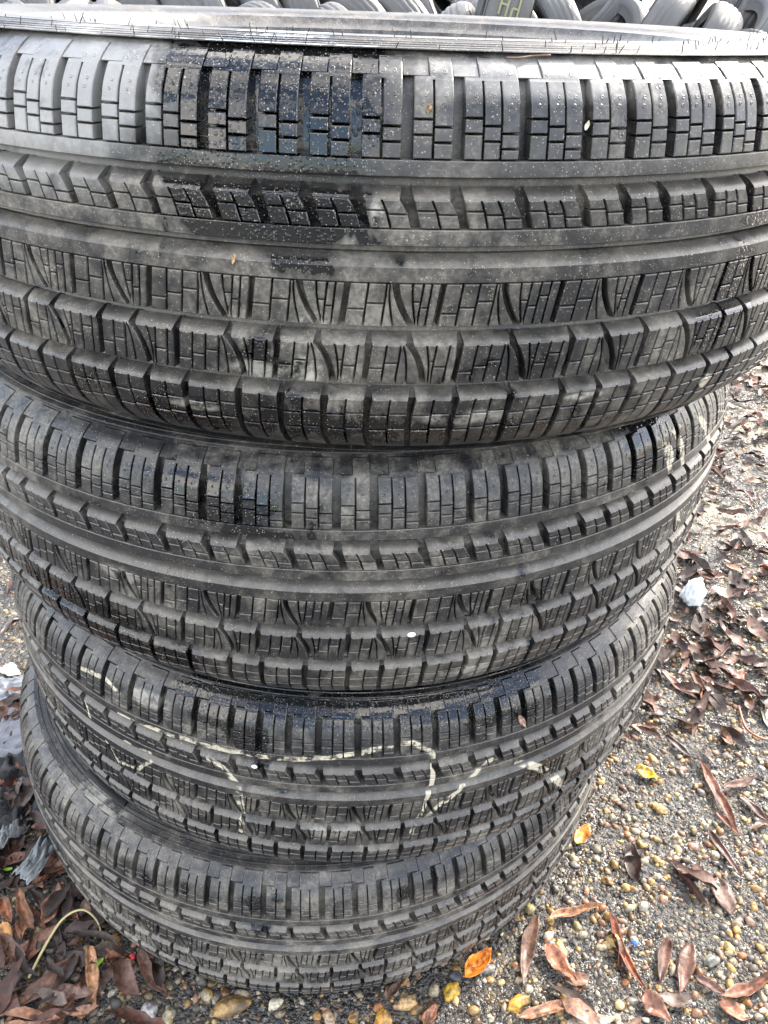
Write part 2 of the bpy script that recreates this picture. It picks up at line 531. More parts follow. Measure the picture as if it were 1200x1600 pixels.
def make_edge(p, n):
    V, F = [], []
    zt, zb = -.0592, -.0985
    T = lambda z: min(1.0, max(0.0, (zt - z) / (zt - zb)))
    cv = lambda z: 1.5 + 0.75 * (T(z) - 0.5) ** 2 * 2 + 0.15 * T(z)
    wid = lambda z: 0.28 + 0.18 * max(0, 1 - 5 * T(z))
    x0 = lambda z: cv(z) + 0.28; x1 = lambda z: p + cv(z) - wid(z)
    sg = .00042
    for i, (a, b2) in enumerate(columns(x0, x1, n)):
        s1 = -.0690 + 0.0010 * i; s2 = -.0790 + 0.0012 * i
        cell(V, F, a, b2, [s1 + sg, (s1 + zt) / 2, zt])
        cell(V, F, a, b2, [s2 + sg, s1 - sg])
        cell(V, F, a, b2, [-.0915, -.088, -.085, s2 - sg], e0=False)
    cell(V, F, x0, x1, [zb, -.0965, -.0940, -.0915], e1=False)
    ledge(V, F, x0, x1, zt)
    return mesh_from('edge_block', V, F, sharp=28)

def lathe(name, prof, seg=192, closed=True, mat=None, sharp=25):
    V, F = [], []
    n = len(prof)
    for s in range(seg):
        a = 2 * PI * s / seg
        ca, sa = math.cos(a), math.sin(a)
        for z, r in prof:
            V.append((r * ca, r * sa, z))
    m = n if closed else n - 1
    for s in range(seg):
        s2 = (s + 1) % seg
        for i in range(m):
            j = (i + 1) % n
            F.append((s * n + i, s2 * n + i, s2 * n + j, s * n + j))
    return mesh_from(name, V, F, mat, sharp=sharp)

def floor_r(z):
    return surf(z) - gdepth(z)

def tread_base_mesh():
    prof = []
    zs = [-.1010, -.0985, -.094, -.090, -.083, -.075, -.065, -.060]
    for z in zs: prof.append((z, floor_r(z)))
    # U shaped floors of the four wide grooves, a little lower in the middle
    for lo, hi in ((-.0592, -.0495), (-.0280, -.0180), (.0118, .0214), (.0422, .0520)):
        mz = (lo + hi) / 2
        f0 = surf(mz) - .0098
        prof += [(lo, f0 + .0052), (lo + .0012, f0 + .0030), (lo + .0026, f0 + .0012), (mz, f0 - .0002), (hi - .0028, f0 - .0006), (hi, f0 - .0002)]
    for z in (.060, .065, .075, .083, .090, .094, .0985, .1010): prof.append((z, floor_r(z)))
    # liner inside
    inner = [(.098, .322), (.085, .338), (.06, .347), (0, .3515), (-.06, .347), (-.085, .338), (-.098, .322)]
    return lathe('tread_base', prof + inner, 240)

def sidewall_mesh(sgn, k=1.0):
    o = [(.1010, .3352), (.1013, .3400), (.1022, .3396), (.1026, .3385), (.1030, .3362), (.1037, .3358), (.1037, .3350), (.1031, .3346), (.1041, .3302), (.1050, .3298), (.1051, .3288), (.1046, .3283), (.1056, .3262), (.1064, .3258), (.1064, .3252), (.1058, .3248), (.1064, .3228),
         (.1069, .3205), (.1079, .3195), (.1079, .3170), (.1072, .3160), (.1076, .3130), (.1084, .3126), (.1085, .3112), (.1080, .3106), (.1087, .3040), (.1090, .2980), (.1086, .2920), (.1080, .2905), (.1078, .2890), (.1074, .2850),
         (.1058, .2770), (.1020, .2665), (.0985, .2600), (.0992, .2585), (.0985, .2565), (.0940, .2530), (.0915, .2490), (.0890, .2440), (.0840, .2420), (.0800, .2430),
         (.0830, .2520), (.0890, .2650), (.0950, .2850), (.0975, .3050), (.0970, .3200), (.0960, .3330)]
    o = [(z if z < .1010 else .1010 + (z - .1010) * k, r) for z, r in o]
    prof = [(sgn * z, r) for z, r in o]
    if sgn > 0: prof = prof[::-1]
    return lathe('sidewall', prof, 240, sharp=30)

def ring_mesh(name, z0, z1, c=0.0004, d0=0.0, d1=0.0):
    D = .0108
    prof = [(z0 - d0, surf(z0) - D), (z0, surf(z0) - c), (z0 + c, surf(z0)), ((z0 + z1) / 2, surf((z0 + z1) / 2)), (z1 - c, surf(z1)), (z1, surf(z1) - c)] + ([(z1 + d1 * .35, surf(z1) - .0022), (z1 + d1 * .65, surf(z1) - .0045), (z1 + d1, surf(z1) - .0070)] if d1 > 0 else []) + [(z1 + d1, surf(z1) - D)]
    return lathe(name, prof, 288, closed=True, sharp=28)

ME = {
    'shS': make_shoulder(SP, 2), 'shL': make_shoulder(LP, 3),
    'noS': make_notched(SP, 2), 'noL': make_notched(LP, 3),
    'edS': make_edge(SP, 2), 'edL': make_edge(LP, 3),
    'base': tread_base_mesh(), 'swu': sidewall_mesh(1), 'swl': sidewall_mesh(-1), 'swt': sidewall_mesh(1, .48),
    'r1': ring_mesh('rib', .0520, .0590, d0=.0024), 'r2': ring_mesh('rib', .0214, .0290, d0=.0024), 'r3': ring_mesh('rib', .0040, .0118, d1=.0050),
}
for a in 'SL':
    for b_ in 'SL':
        ME['mid' + a + b_] = mid_blocks(SP if a == 'S' else LP, SP if b_ == 'S' else LP)

def spew_mesh(rng, n, zr):
    """fine rubber hairs left by the mould vents"""
    V, F = [], []
    for i in range(n):
        th = rng.uniform(-175, -5)
        zc, rc = rng.choice(zr)
        rc += rng.uniform(-.001, .001)
        p = Vector((rc * math.cos(R(th)), rc * math.sin(R(th)), zc))
        d = Vector((rng.uniform(-.5, .5), rng.uniform(-.5, .5), 1)).normalized()
        L = rng.uniform(.0012, .0042)
        s = d.orthogonal().normalized(); u = d.cross(s)
        b0 = len(V)
        for k, (h, w_) in enumerate(((-.001, .00032), (L, .00022))):
            for q in range(4):
                an = q * PI / 2
                V.append(tuple(p + d * h + s * (w_ * math.cos(an)) + u * (w_ * math.sin(an))))
        for q in range(4):
            j = (q + 1) % 4
            F.append((b0 + q, b0 + j, b0 + 4 + j, b0 + 4 + q))
        F.append((b0 + 4, b0 + 5, b0 + 6, b0 + 7))
    return mesh_from('vent_hairs', V, F, smooth=False)

def pair_sequence(rng, head):
    """42 pairs of pitches with as many long as short ones"""
    seq = list(head)
    while True:
        tail = [rng.choice(['LL', 'LS', 'SL', 'SS', 'LS', 'SL']) for _ in range(42 - len(seq))]
        s = ''.join(seq + tail)
        if s.count('L') == 42:
            return seq + tail

def set_mat(o, m):
    if not o.data.materials:
        o.data.materials.append(None)
    o.material_slots[0].link = 'OBJECT'
    o.material_slots[0].material = m

def part(name, me, parent, m, rot=0.0, kind=None):
    o = bpy.data.objects.new(name, me)
    link(o, parent)
    o.rotation_euler = (0, 0, rot)
    set_mat(o, m)
    if kind: o['kind'] = kind
    return o

def build_tyre(idx, centre, start, head, label, m_args):
    rng = random.Random(40 + idx)
    root = bpy.data.objects.new('car_tyre', None)
    root.empty_display_size = 0.1
    link(root)
    root.location = centre
    tag(root, label, 'tyre', 'tyres of the stack')
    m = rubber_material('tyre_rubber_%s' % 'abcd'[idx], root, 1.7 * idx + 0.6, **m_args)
    part('tread_base', ME['base'], root, m)
    part('sidewall', ME['swt' if idx == 0 else 'swu'], root, m)
    part('sidewall', ME['swl'], root, m)
    for k in ('r1', 'r2', 'r3'):
        part('rib', ME[k], root, m)
    a = start
    for pr in pair_sequence(rng, head):
        p1 = SP if pr[0] == 'S' else LP
        p2 = SP if pr[1] == 'S' else LP
        for q, off in ((pr[0], 0), (pr[1], p1)):
            part('shoulder_block', ME['sh' + q], root, m, R(a + off))
            part('notched_block', ME['no' + q], root, m, R(a + off + 0.4))
            part('edge_block', ME['ed' + q], root, m, R(a + off))
        s1, s2, c1, c2 = ME['mid' + pr]
        part('slash_block', s1, root, m, R(a)); part('slash_block', s2, root, m, R(a))
        part('curved_block', c1, root, m, R(a)); part('curved_block', c2, root, m, R(a))
        a += p1 + p2
    hairs = spew_mesh(rng, 190 if idx == 0 else 70, [(.1026, .3385), (.1052, .328), (.1078, .318), (.1090, .298), (.1082, .311)] if idx else [(.1018, .3385), (.1030, .328), (.1043, .318), (.1048, .298), (.1045, .311)])
    part('vent_hairs', hairs, root, m, kind='stuff')
    return root, m

H = 0.2180
CENT = [(0.0591, -0.0300), (0.0378, -0.0060), (0.0437, -0.0009), (0.0072, -0.0024)]
def S(*pts, w=1.0): return {'pts': list(pts), 'w': w}

strokes3 = [
    S((-124.7, .0520), (-118.9, .0535), (-111.3, .0555), (-104.6, .0555), (-99.2, .0565), (-94, .0620), (-90.1, .0670), (-86.8, .0710), (-85.2, .0715), (-83.5, .0645), (-82.6, .0564), (-82.4, .0436), (-82.5, .0229), (-82.9, .0075), (-83.8, -.0160), (-84.5, -.0380), w=1.0),
    S((-111, .0412), (-109, .0353), (-107.5, .0215), (-107.1, .005), (-107, -.0141), (-107.5, -.0436), w=1.25),
    S((-74.5, .0369), (-76.2, .0292), (-77.2, .0210), (-78.8, .0069), (-81.1, -.0039), (-82.7, -.0179)),
    S((-70.3, .0217), (-66.4, .0035), (-64.1, -.0136), (-60.1, -.0476), w=1.7),
    S((-132.5, .0755), (-126.7, .0800), (-124.3, .0740), w=0.8),
    S((-128.3, .0059), (-126.5, -.0126), (-122.7, -.0077), (-120.1, .0117), w=0.8),
    S((-131.4, .0425), (-130.9, .0253), w=0.8), S((-124.3, .0216), (-119.9, .0226), w=0.7)]
strokes2 = [S((-54.1, .0798), (-52, .0514), w=1.2), S((-53, .0758), (-52, .0628), w=1.0), S((-51.5, .0829), (-49.7, .0664), (-49.3, .0532), w=1.3),
            S((-45.2, .0829), (-41, .0523), w=1.5), S((-46.9, .0036), (-45.3, -.0209), w=1.2)]

TYRES = []
specs = [
    ('topmost and nearest tyre of the stack, wet black patch on its upper shoulder', -92.6, ['SL', 'LS', 'SL', 'LS', 'LL', 'SS', 'LL', 'SL'],
     dict(wet_spots=[(-103.5, .082, .045, .026, .95), (-101, .062, .035, .016, .7), (-101.5, .036, .050, .012, .62), (-103, .024, .030, .006, .4), (-99, .012, .03, .006, .35),
                     (-59, -.012, .030, .020, .95), (-58, .025, .022, .006, .8), (-61, -.032, .020, .012, .7), (-112, -.078, .10, .018, .34), (-90, -.080, .12, .016, .32), (-78, -.042, .06, .012, .28), (-104, -.040, .05, .010, .25), (-58, -.06, .03, .02, .35)],
          strokes=[S((-60.6, -.0700), (-59.4, -.0740), (-59.0, -.0690), (-60.2, -.0675), w=0.9)],
          smudges=[(-99, -.016, .014, .006, .8), (-99.5, -.043, .012, .012, .75), (-94.2, .036, .005, .008, .9), (-86, -.071, .030, .006, .5), (-104, -.045, .02, .006, .5), (-75, -.063, .016, .003, .8), (-110, -.072, .02, .004, .5)],
          dust=0.60, grit=1.35, wet_bias=0.02, pale_patches=[(-119, .082, .075, .030, .55), (-124, .05, .07, .02, .4), (-80, .092, .10, .010, .35)])),
    ('second tyre from the top of the stack, cream streaks on its right flank', -117.3, ['LL', 'SL', 'LS', 'LL', 'SL', 'LS', 'SS'],
     dict(wet_spots=[(-104.5, .073, .034, .014, .80), (-108, .083, .025, .008, .6), (-101.5, .053, .030, .005, .6), (-57, .078, .022, .020, .85), (-51, .072, .018, .018, .8), (-126, -.045, .07, .014, .75), (-120, -.07, .08, .012, .6), (-122, .052, .03, .006, .5), (-72, -.01, .02, .012, .35)],
          strokes=strokes2, smudges=[(-79, -.072, .03, .006, .5), (-118, .0, .02, .01, .4)], dust=0.54, grit=0.75, wet_bias=0.02)),
    ('third tyre from the top, scrawled with cream paint strokes across its tread', -101.0, ['SL', 'LL', 'LS', 'SL', 'SS', 'LL'],
     dict(wet_spots=[(-109, .092, .040, .016, .9), (-97, .095, .05, .010, .85), (-86, .092, .05, .010, .85), (-71, .088, .05, .018, .85), (-66, -.002, .020, .012, .8), (-104.6, .067, .012, .014, .75), (-57, -.05, .05, .02, .5), (-101.6, .018, .006, .004, .9), (-104, .045, .006, .006, .8)],
          strokes=strokes3, smudges=[(-120, .08, .03, .008, .5), (-95, -.03, .03, .01, .4)], dust=0.54, grit=0.75, wet_bias=0.02)),
    ('bottom tyre of the stack standing on the gravel, dry grey with black drips', -104.8, ['LS', 'LL', 'SL', 'SS', 'LS'],
     dict(wet_spots=[(-111.5, .078, .006, .008, .85), (-101, .080, .006, .010, .9), (-97.4, .084, .007, .005, .9), (-78.7, .078, .008, .008, .9), (-74.3, .083, .008, .006, .9), (-100.1, .045, .012, .005, .85), (-87, .090, .010, .004, .9), (-118, .070, .006, .008, .8), (-69, .05, .012, .01, .7), (-60, .02, .02, .012, .6)],
          strokes=[], smudges=[(-131, .1035, .05, .004, .45)], dust=0.60, grit=0.40, wet_bias=-0.07)),
]
for i, (lab, st, head, args) in enumerate(specs):
    TYRES.append(build_tyre(i, (CENT[i][0], CENT[i][1], (3.5 - i) * H), st, head, lab, args))

# black patch printed on the upper sidewall of the bottom tyre
def simple_mat(name, colr, rough=0.6, spec=0.5, var=0.25, nscale=60, bump=0.3, bdist=0.001, trans=0.0):
    m, t, b = new_mat(name)
    tc = t.n('ShaderNodeTexCoord')
    nz = t.noise(tc.outputs['Object'], nscale, 5, 0.65)
    dk = tuple(c * (1 - var) for c in colr); lt = tuple(min(1, c * (1 + var)) for c in colr)
    t.set(b.inputs['Base Color'], t.mix(nz, C4(dk), C4(lt)))
    b.inputs['Roughness'].default_value = rough
    b.inputs['Specular IOR Level'].default_value = spec
    t.set(b.inputs['Normal'], t.bump(nz, bump, bdist))
    return m
M_patch = simple_mat('black_gloss_patch', (.004, .004, .004), 0.35)
M_white = simple_mat('white_plastic', (.74, .78, .78), 0.6, var=.18, nscale=90)
V, F = [], []
for i in range(19):
    th = -137.4 + 10.8 * i / 18
    for z, r in ((.1074, .3275), (.1085, .3235), (.1089, .3190), (.1087, .3165), (.1055, .3168), (.1052, .3272)):
        V.append((r * math.cos(R(th)), r * math.sin(R(th)), z))
for i in range(18):
    for k in range(6):
        j = (k + 1) % 6
        F.append((i * 6 + k, (i + 1) * 6 + k, (i + 1) * 6 + j, i * 6 + j))
F += [tuple(range(6)), tuple(range(18 * 6 + 5, 18 * 6 - 1, -1))]
o = part('rubber_label', mesh_from('rubber_label', V, F, sharp=30), TYRES[3][0], M_patch)
o['label'] = 'plain black rectangular patch on the upper sidewall'

# ------------------------------------------------------------------ ground
def ground_material():
    m, t, b = new_mat('wet_gravel_tarmac')
    g = t.n('ShaderNodeNewGeometry')
    P = g.outputs['Position']
    v = t.n('ShaderNodeTexVoronoi'); t.set(v.inputs['Vector'], P); v.inputs['Scale'].default_value = 150
    v2 = t.n('ShaderNodeTexVoronoi'); t.set(v2.inputs['Vector'], P); v2.inputs['Scale'].default_value = 420
    s1 = t.n('ShaderNodeSeparateColor'); t.set(s1.inputs[0], v.outputs['Color'])
    s2 = t.n('ShaderNodeSeparateColor'); t.set(s2.inputs[0], v2.outputs['Color'])
    c1 = t.ramp(s1.outputs[0], [(0, (.010, .010, .010)), (.40, (.022, .022, .022)), (.66, (.045, .041, .036)), (.84, (.09, .074, .050)), (.94, (.17, .125, .070)), (1, (.30, .26, .19))])
    c2 = t.ramp(s2.outputs[0], [(0, (.009, .0085, .008)), (.5, (.028, .026, .023)), (.85, (.068, .060, .050)), (1, (.19, .165, .13))])
    big = t.noise(P, 7, 5, 0.65)
    col = t.mix(t.ss(t.noise(P, 60, 4, .6), .42, .58), c1, c2)
    dirt = t.ss(big, .50, .66)
    col = t.mix(t.m('MULTIPLY', dirt, .55), col, t.mix(t.noise(P, 220, 3), (.014, .011, .008, 1), (.044, .034, .024, 1)))
    # dry pale sand lying in patches farther off
    sep = t.n('ShaderNodeSeparateXYZ'); t.set(sep.inputs[0], P)
    far = t.ss(t.m('ADD', sep.outputs[1], t.m('MULTIPLY', sep.outputs[0], 0.2)), .35, .9)
    sand = t.m('MULTIPLY', t.ss(t.noise(P, 4.2, 4, .6, .5), .47, .58), far)
    col = t.mix(t.m('MULTIPLY', sand, .85), col, t.mix(t.noise(P, 160, 4, .7), (.17, .145, .095, 1), (.36, .32, .235, 1)))
    t.set(b.inputs['Base Color'], col)
    wet = t.ss(t.noise(P, 13, 4, .6), .40, .62)
    t.set(b.inputs['Roughness'], t.mixf(wet, .16, .55))
    h = t.m('ADD', t.m('MULTIPLY', t.ss(v.outputs['Distance'], 0, .7, 1, 0), .8), t.m('MULTIPLY', t.ss(v2.outputs['Distance'], 0, .7, 1, 0), .35))
    h = t.m('ADD', h, t.m('MULTIPLY', t.noise(P, 900, 2), .15))
    t.set(b.inputs['Normal'], t.bump(h, .9, .0035))
    return m

def gz(x, y):
    """height of the ground: gentle unevenness, level under the stack"""
    d = math.hypot(x - .007, y + .002)
    k = min(1.0, max(0.0, (d - .36) / .25))
    return k * 0.010 * mnoise.noise(Vector((x * 2.1, y * 2.1, 3.3))) + k * 0.004 * mnoise.noise(Vector((x * 9, y * 9, 1.3)))

def axis_pts(lo, hi, dlo, dhi, step, far):
    a = list(np.arange(dlo, dhi + 1e-6, step))
    q = step; v = dhi
    while v < hi:
        q *= 1.35; v = min(hi, v + q); a.append(v)
    q = step; v = dlo
    while v > lo:
        q *= 1.35; v = max(lo, v - q); a.insert(0, v)
    return a
XS = axis_pts(-120, 120, -1.2, 2.0, .022, 1)
YS = axis_pts(-60, 200, -.9, 2.0, .022, 1)
V = [(x, y, gz(x, y)) for y in YS for x in XS]
nx = len(XS)
F = [(j * nx + i, j * nx + i + 1, (j + 1) * nx + i + 1, (j + 1) * nx + i) for j in range(len(YS) - 1) for i in range(nx - 1)]
M_ground = ground_material()
gr = link(bpy.data.objects.new('ground', mesh_from('ground', V, F, M_ground)))
gr['kind'] = 'structure'
gr['label'] = 'wet dark tarmac and gravel ground of the yard'

# ------------------------------------------------------------------ vertex-coloured stone and leaf materials
def attr_mat(name, rough, wetlo=None, nscale=300, bump=.4, bdist=.0006, var=.35, sub=0.0):
    m, t, b = new_mat(name)
    at = t.n('ShaderNodeAttribute'); at.attribute_name = 'tint'
    g = t.n('ShaderNodeNewGeometry')
    P = g.outputs['Position']
    nz = t.noise(P, nscale, 5, .65)
    f = t.ss(nz, .25, .75, 1 - var, 1 + var)
    col = t.vm('SCALE', at.outputs['Color'], scale=f)
    t.set(b.inputs['Base Color'], col)
    if wetlo is not None:
        t.set(b.inputs['Roughness'], t.mixf(t.ss(t.noise(P, 30, 3), .4, .6), wetlo, rough))
    else:
        b.inputs['Roughness'].default_value = rough
    t.set(b.inputs['Normal'], t.bump(nz, bump, bdist))
    return m, t, b, at, P
M_stone, _t, _b, _at, _P = attr_mat('pebble_stone', .65, wetlo=.30, nscale=260, var=.5, bump=.6)
_mud = _t.ss(_t.noise(_P, 45, 4, .7), .46, .62)
_t.set(_b.inputs['Base Color'], _t.mix(_t.m('MULTIPLY', _mud, .8), _b.inputs['Base Color'].links[0].from_socket, (.034, .027, .020, 1)))

ico_cache = {}
def ico(level):
    if level in ico_cache: return ico_cache[level]
    import bmesh
    bm = bmesh.new()
    bmesh.ops.create_icosphere(bm, subdivisions=level, radius=1.0)
    bm.verts.ensure_lookup_table()
    v = np.array([q.co[:] for q in bm.verts]); f = np.array([[q.index for q in p.verts] for p in bm.faces])
    bm.free()
    ico_cache[level] = (v, f)
    return v, f

def tint_mesh(me, cols_per_vert):
    at = me.color_attributes.new('tint', 'FLOAT_COLOR', 'POINT')
    buf = np.ones((len(me.vertices), 4), np.float32)
    buf[:, :3] = cols_per_vert
    at.data.foreach_set('color', buf.ravel())

def np_mesh(name, V, F, cols, mat, smooth=True):
    me = bpy.data.meshes.new(name)
    V = np.asarray(V, np.float32); F = np.asarray(F, np.int32)
    k = F.shape[1]
    me.vertices.add(len(V)); me.vertices.foreach_set('co', V.ravel())
    me.loops.add(F.size); me.loops.foreach_set('vertex_index', F.ravel())
    me.polygons.add(len(F)); me.polygons.foreach_set('loop_start', np.arange(0, F.size, k, dtype=np.int32))
    me.polygons.foreach_set('use_smooth', np.full(len(F), smooth))
    me.update(calc_edges=True); me.validate()
    if cols is not None: tint_mesh(me, cols)
    me.materials.append(mat)
    return me

PEB_COLS = [(.38, .22, .07), (.46, .34, .16), (.50, .43, .28), (.36, .15, .05), (.26, .14, .07), (.18, .15, .12), (.10, .095, .09), (.46, .28, .08), (.34, .28, .19), (.26, .20, .14), (.40, .21, .13), (.58, .53, .42)]
def in_stack(x, y, rr=.335):
    return math.hypot(x - .007, y + .002) < rr

def seen(x, y):
    """thin the scatter out far from the stack and behind it"""
    if x < .35 and y > .25 and x > -.40: return .12
    if y < -.5 or x < -.65: return .35
    if math.hypot(x - .2, y + .2) < .55: return 1.0
    return .45
def scatter_stones(name, n, rmin, rmax, level, seed, dens, flat=(.45, .8), cols=PEB_COLS, colw=None):
    rng = random.Random(seed)
    bv, bf = ico(level)
    VV, FF, CC = [], [], []
    off = 0
    nrng = np.random.default_rng(seed)
    while n > 0:
        x = rng.uniform(-.95, 1.8); y = rng.uniform(-.65, 1.8)
        if in_stack(x, y) or rng.random() > dens(x, y) * seen(x, y): continue
        n -= 1
        s = rmin + (rmax - rmin) * rng.random() ** 2.4
        sc = np.array([s * rng.uniform(.8, 1.35), s * rng.uniform(.65, 1.0), s * rng.uniform(*flat)])
        v = bv * (1 + nrng.normal(0, .09 if level > 1 else .16, (len(bv), 1))) * sc
        a = rng.uniform(0, 2 * PI); tl = rng.uniform(-.35, .35)
        ca, sa = math.cos(a), math.sin(a)
        v = v @ np.array([[ca, sa, 0], [-sa, ca, 0], [0, 0, 1]])
        ct, st = math.cos(tl), math.sin(tl)
        v = v @ np.array([[1, 0, 0], [0, ct, st], [0, -st, ct]])
        v = v + np.array([x, y, gz(x, y) + sc[2] * rng.uniform(-.25, .35)])
        VV.append(v); FF.append(bf + off); off += len(bv)
        c = np.array(rng.choices(cols, colw)[0]) * rng.uniform(.34, .80)
        CC.append(np.tile(c, (len(bv), 1)))
    o = link(bpy.data.objects.new(name, np_mesh(name, np.concatenate(VV), np.concatenate(FF), np.concatenate(CC), M_stone, smooth=level > 1)))
    o['kind'] = 'stuff'
    return o

def dens_peb(x, y):
    k = .30 + .8 * max(0, mnoise.noise(Vector((x * 4, y * 4, 7.7))) + .25)
    d = math.hypot(x - .25, y + .25)
    return min(1, k) * (1.0 if d < .75 else .45)
gv = scatter_stones('gravel', 15000, .0017, .0064, 2, 5, dens_peb, colw=[6, 6, 4, 4, 3, 3, 3, 5, 4, 3, 3, 2])
gv['label'] = 'rounded ochre, cream and brown pebbles bedded in the tarmac'; gv['category'] = 'gravel'
gv = scatter_stones('grit', 26000, .0010, .0034, 1, 6, lambda x, y: 1.0 if math.hypot(x - .25, y + .25) < .8 else .3,
                    cols=[(.02, .02, .02), (.05, .048, .045), (.10, .095, .085), (.20, .17, .12), (.33, .30, .24), (.05, .055, .06)], colw=[5, 6, 5, 3, 2, 3])
gv['label'] = 'small dark and pale chippings between the pebbles'; gv['category'] = 'grit'

# single stones that stand out
BIG = [(-.178, -.352, .0112, (.50, .48, .47), 'large pale grey rounded stone at the bottom left near the leaves'),
       (-.158, -.361, .0087, (.46, .40, .26), 'cream tapered stone beside the pale grey stone'),
       (-.096, -.354, .0142, (.36, .22, .07), 'long curved amber stone in front of the bottom tyre'),
       (-.049, -.355, .0079, (.58, .52, .38), 'cream white pebble just below the front of the bottom tyre'),
       (.062, -.378, .0117, (.55, .28, .04), 'big orange pebble cut by the lower edge of the picture'),
       (.006, -.371, .0086, (.46, .33, .21), 'pale pinkish pebble in front of the bottom tyre'),
       (.032, -.374, .0062, (.50, .28, .06), 'small orange pebble between pinkish and big orange pebbles'),
       (.070, -.350, .0071, (.22, .14, .08), 'brown round pebble tucked against the bottom tyre'),
       (.089, -.363, .0110, (.50, .33, .15), 'pale orange wedge-shaped stone below the curled orange leaf'),
       (.136, -.355, .0111, (.48, .30, .03), 'knobbly yellow stone below the curled orange leaf'),
       (.240, -.270, .0084, (.46, .36, .08), 'yellow stone beside the right edge of the bottom tyre'),
       (.205, -.372, .0100, (.50, .27, .04), 'tall orange pebble among the brown leaves at lower right'),
       (.265, -.320, .0083, (.46, .33, .12), 'ochre pebble right of the long wet leaf'),
       (.178, -.335, .0089, (.24, .23, .21), 'smooth grey pebble right of the curled orange leaf'),
       (.143, -.339, .0085, (.06, .07, .08), 'dark slate chip under the curled orange leaf'),
       (.445, -.148, .0104, (.46, .29, .10), 'oval ochre pebble below the yellow leaf'),
       (.343, -.242, .0075, (.45, .22, .06), 'rust orange pebble alone on the dark tarmac'),
       (.328, -.313, .0095, (.48, .33, .12), 'ochre stone right of the curved red brown leaf'),
       (.430, -.342, .0095, (.27, .28, .24), 'grey green rounded stone near the blue chip'),
       (.456, -.329, .0079, (.50, .36, .14), 'tan stone right of the grey green stone'),
       (.543, -.006, .0104, (.40, .22, .12), 'reddish tan stone near the thin curled stalk'),
       (.466, -.068, .0088, (.42, .25, .10), 'orange brown pebble above the yellow leaf')]
bv, bf = ico(3)
for i, (x, y, s, c, lab) in enumerate(BIG):
    s *= .86; c = tuple(q * .72 for q in c)
    rng = random.Random(900 + i)
    el = 1.5 if 'long' in lab or 'tapered' in lab or 'tall' in lab else 1.12
    off = Vector((rng.uniform(0, 50), 0, 0))
    V = []
    for q in bv:
        n = 1 + .42 * mnoise.noise(Vector(q) * 1.3 + off) + .14 * mnoise.noise(Vector(q) * 3.1 + off)
        V.append((q[0] * n * s * el, q[1] * n * s * .82, q[2] * n * s * .62))
    me = np_mesh('pebble', V, bf, np.tile(np.array(c), (len(V), 1)), M_stone)
    o = link(bpy.data.objects.new('pebble', me))
    o.location = (x, y, gz(x, y) + s * .12)
    o.rotation_euler = (rng.uniform(-.25, .25), rng.uniform(-.25, .25), rng.uniform(0, PI))
    tag(o, lab, 'stone', 'stones that stand out on the ground')

# ------------------------------------------------------------------ leaves
def leaf_material():
    # blotched, veined, half rotten
    m, t, b, at, P = attr_mat('dead_leaf', .58, wetlo=.28, nscale=160, bump=.6, bdist=.0012, var=.6)
    blot = t.ss(t.noise(P, 75, 4, .7), .50, .64)
    t.set(b.inputs['Base Color'], t.mix(t.m('MULTIPLY', blot, .7), b.inputs['Base Color'].links[0].from_socket, (.030, .022, .018, 1)))
    b.inputs['Specular IOR Level'].default_value = 0.28
    return m
M_leaf = leaf_material()
def leaf_geo(rng, L, W, curl=0.3, fold=0.3, bend=0.2, twist=0.3, n=10, m=4, wav=0.06, stalk=True):
    """a dead leaf along +x from stalk to tip, centred on its middle; returns numpy vertices and quads"""
    V = []
    ph = rng.uniform(0, 6)
    for i in range(n + 1):
        u = i / n
        wv = W * .5 * (max(0.0, math.sin(PI * min(1, u ** .85)))) ** .8
        if u < .02 or u > .98: wv = W * .02
        if stalk and u < .10: wv = W * .035
        # spine: bends in plan and curls up in height
        ang = bend * (u - .5)
        x = (u - .5) * L * (1 - .10 * abs(bend)); y = bend * L * .5 * ((u - .5) ** 2 - .08)
        zz = curl * L * ((u - .5) ** 2 * 1.2) + wav * L * .35 * math.sin(u * 7 + ph)
        tw = twist * (u - .5) * 2
        for j in range(m + 1):
            s = (j / m - .5) * 2
            dy = s * wv * math.cos(fold * abs(s)); dz = abs(s) * wv * math.sin(fold) + wav * W * math.sin(u * 11 + s * 2.2 + ph) * abs(s)
            y2 = dy * math.cos(tw) - dz * math.sin(tw); z2 = dy * math.sin(tw) + dz * math.cos(tw)
            V.append((x - math.sin(ang) * y2, y + math.cos(ang) * y2, zz + z2))
    F = []
    for i in range(n):
        for j in range(m):
            a = i * (m + 1) + j
            F.append((a, a + m + 1, a + m + 2, a + 1))
    return np.array(V), np.array(F)

def leaf_tint(V, n, m, c, rng):
    cols = np.tile(np.array(c, float), (len(V), 1))
    for i in range(n + 1):
        for j in range(m + 1):
            k = i * (m + 1) + j
            e = abs(j / m - .5) * 2
            cols[k] *= (1.30 if e < .01 else 1.0) * (1 - .18 * e) * rng.uniform(.82, 1.18)
    return cols

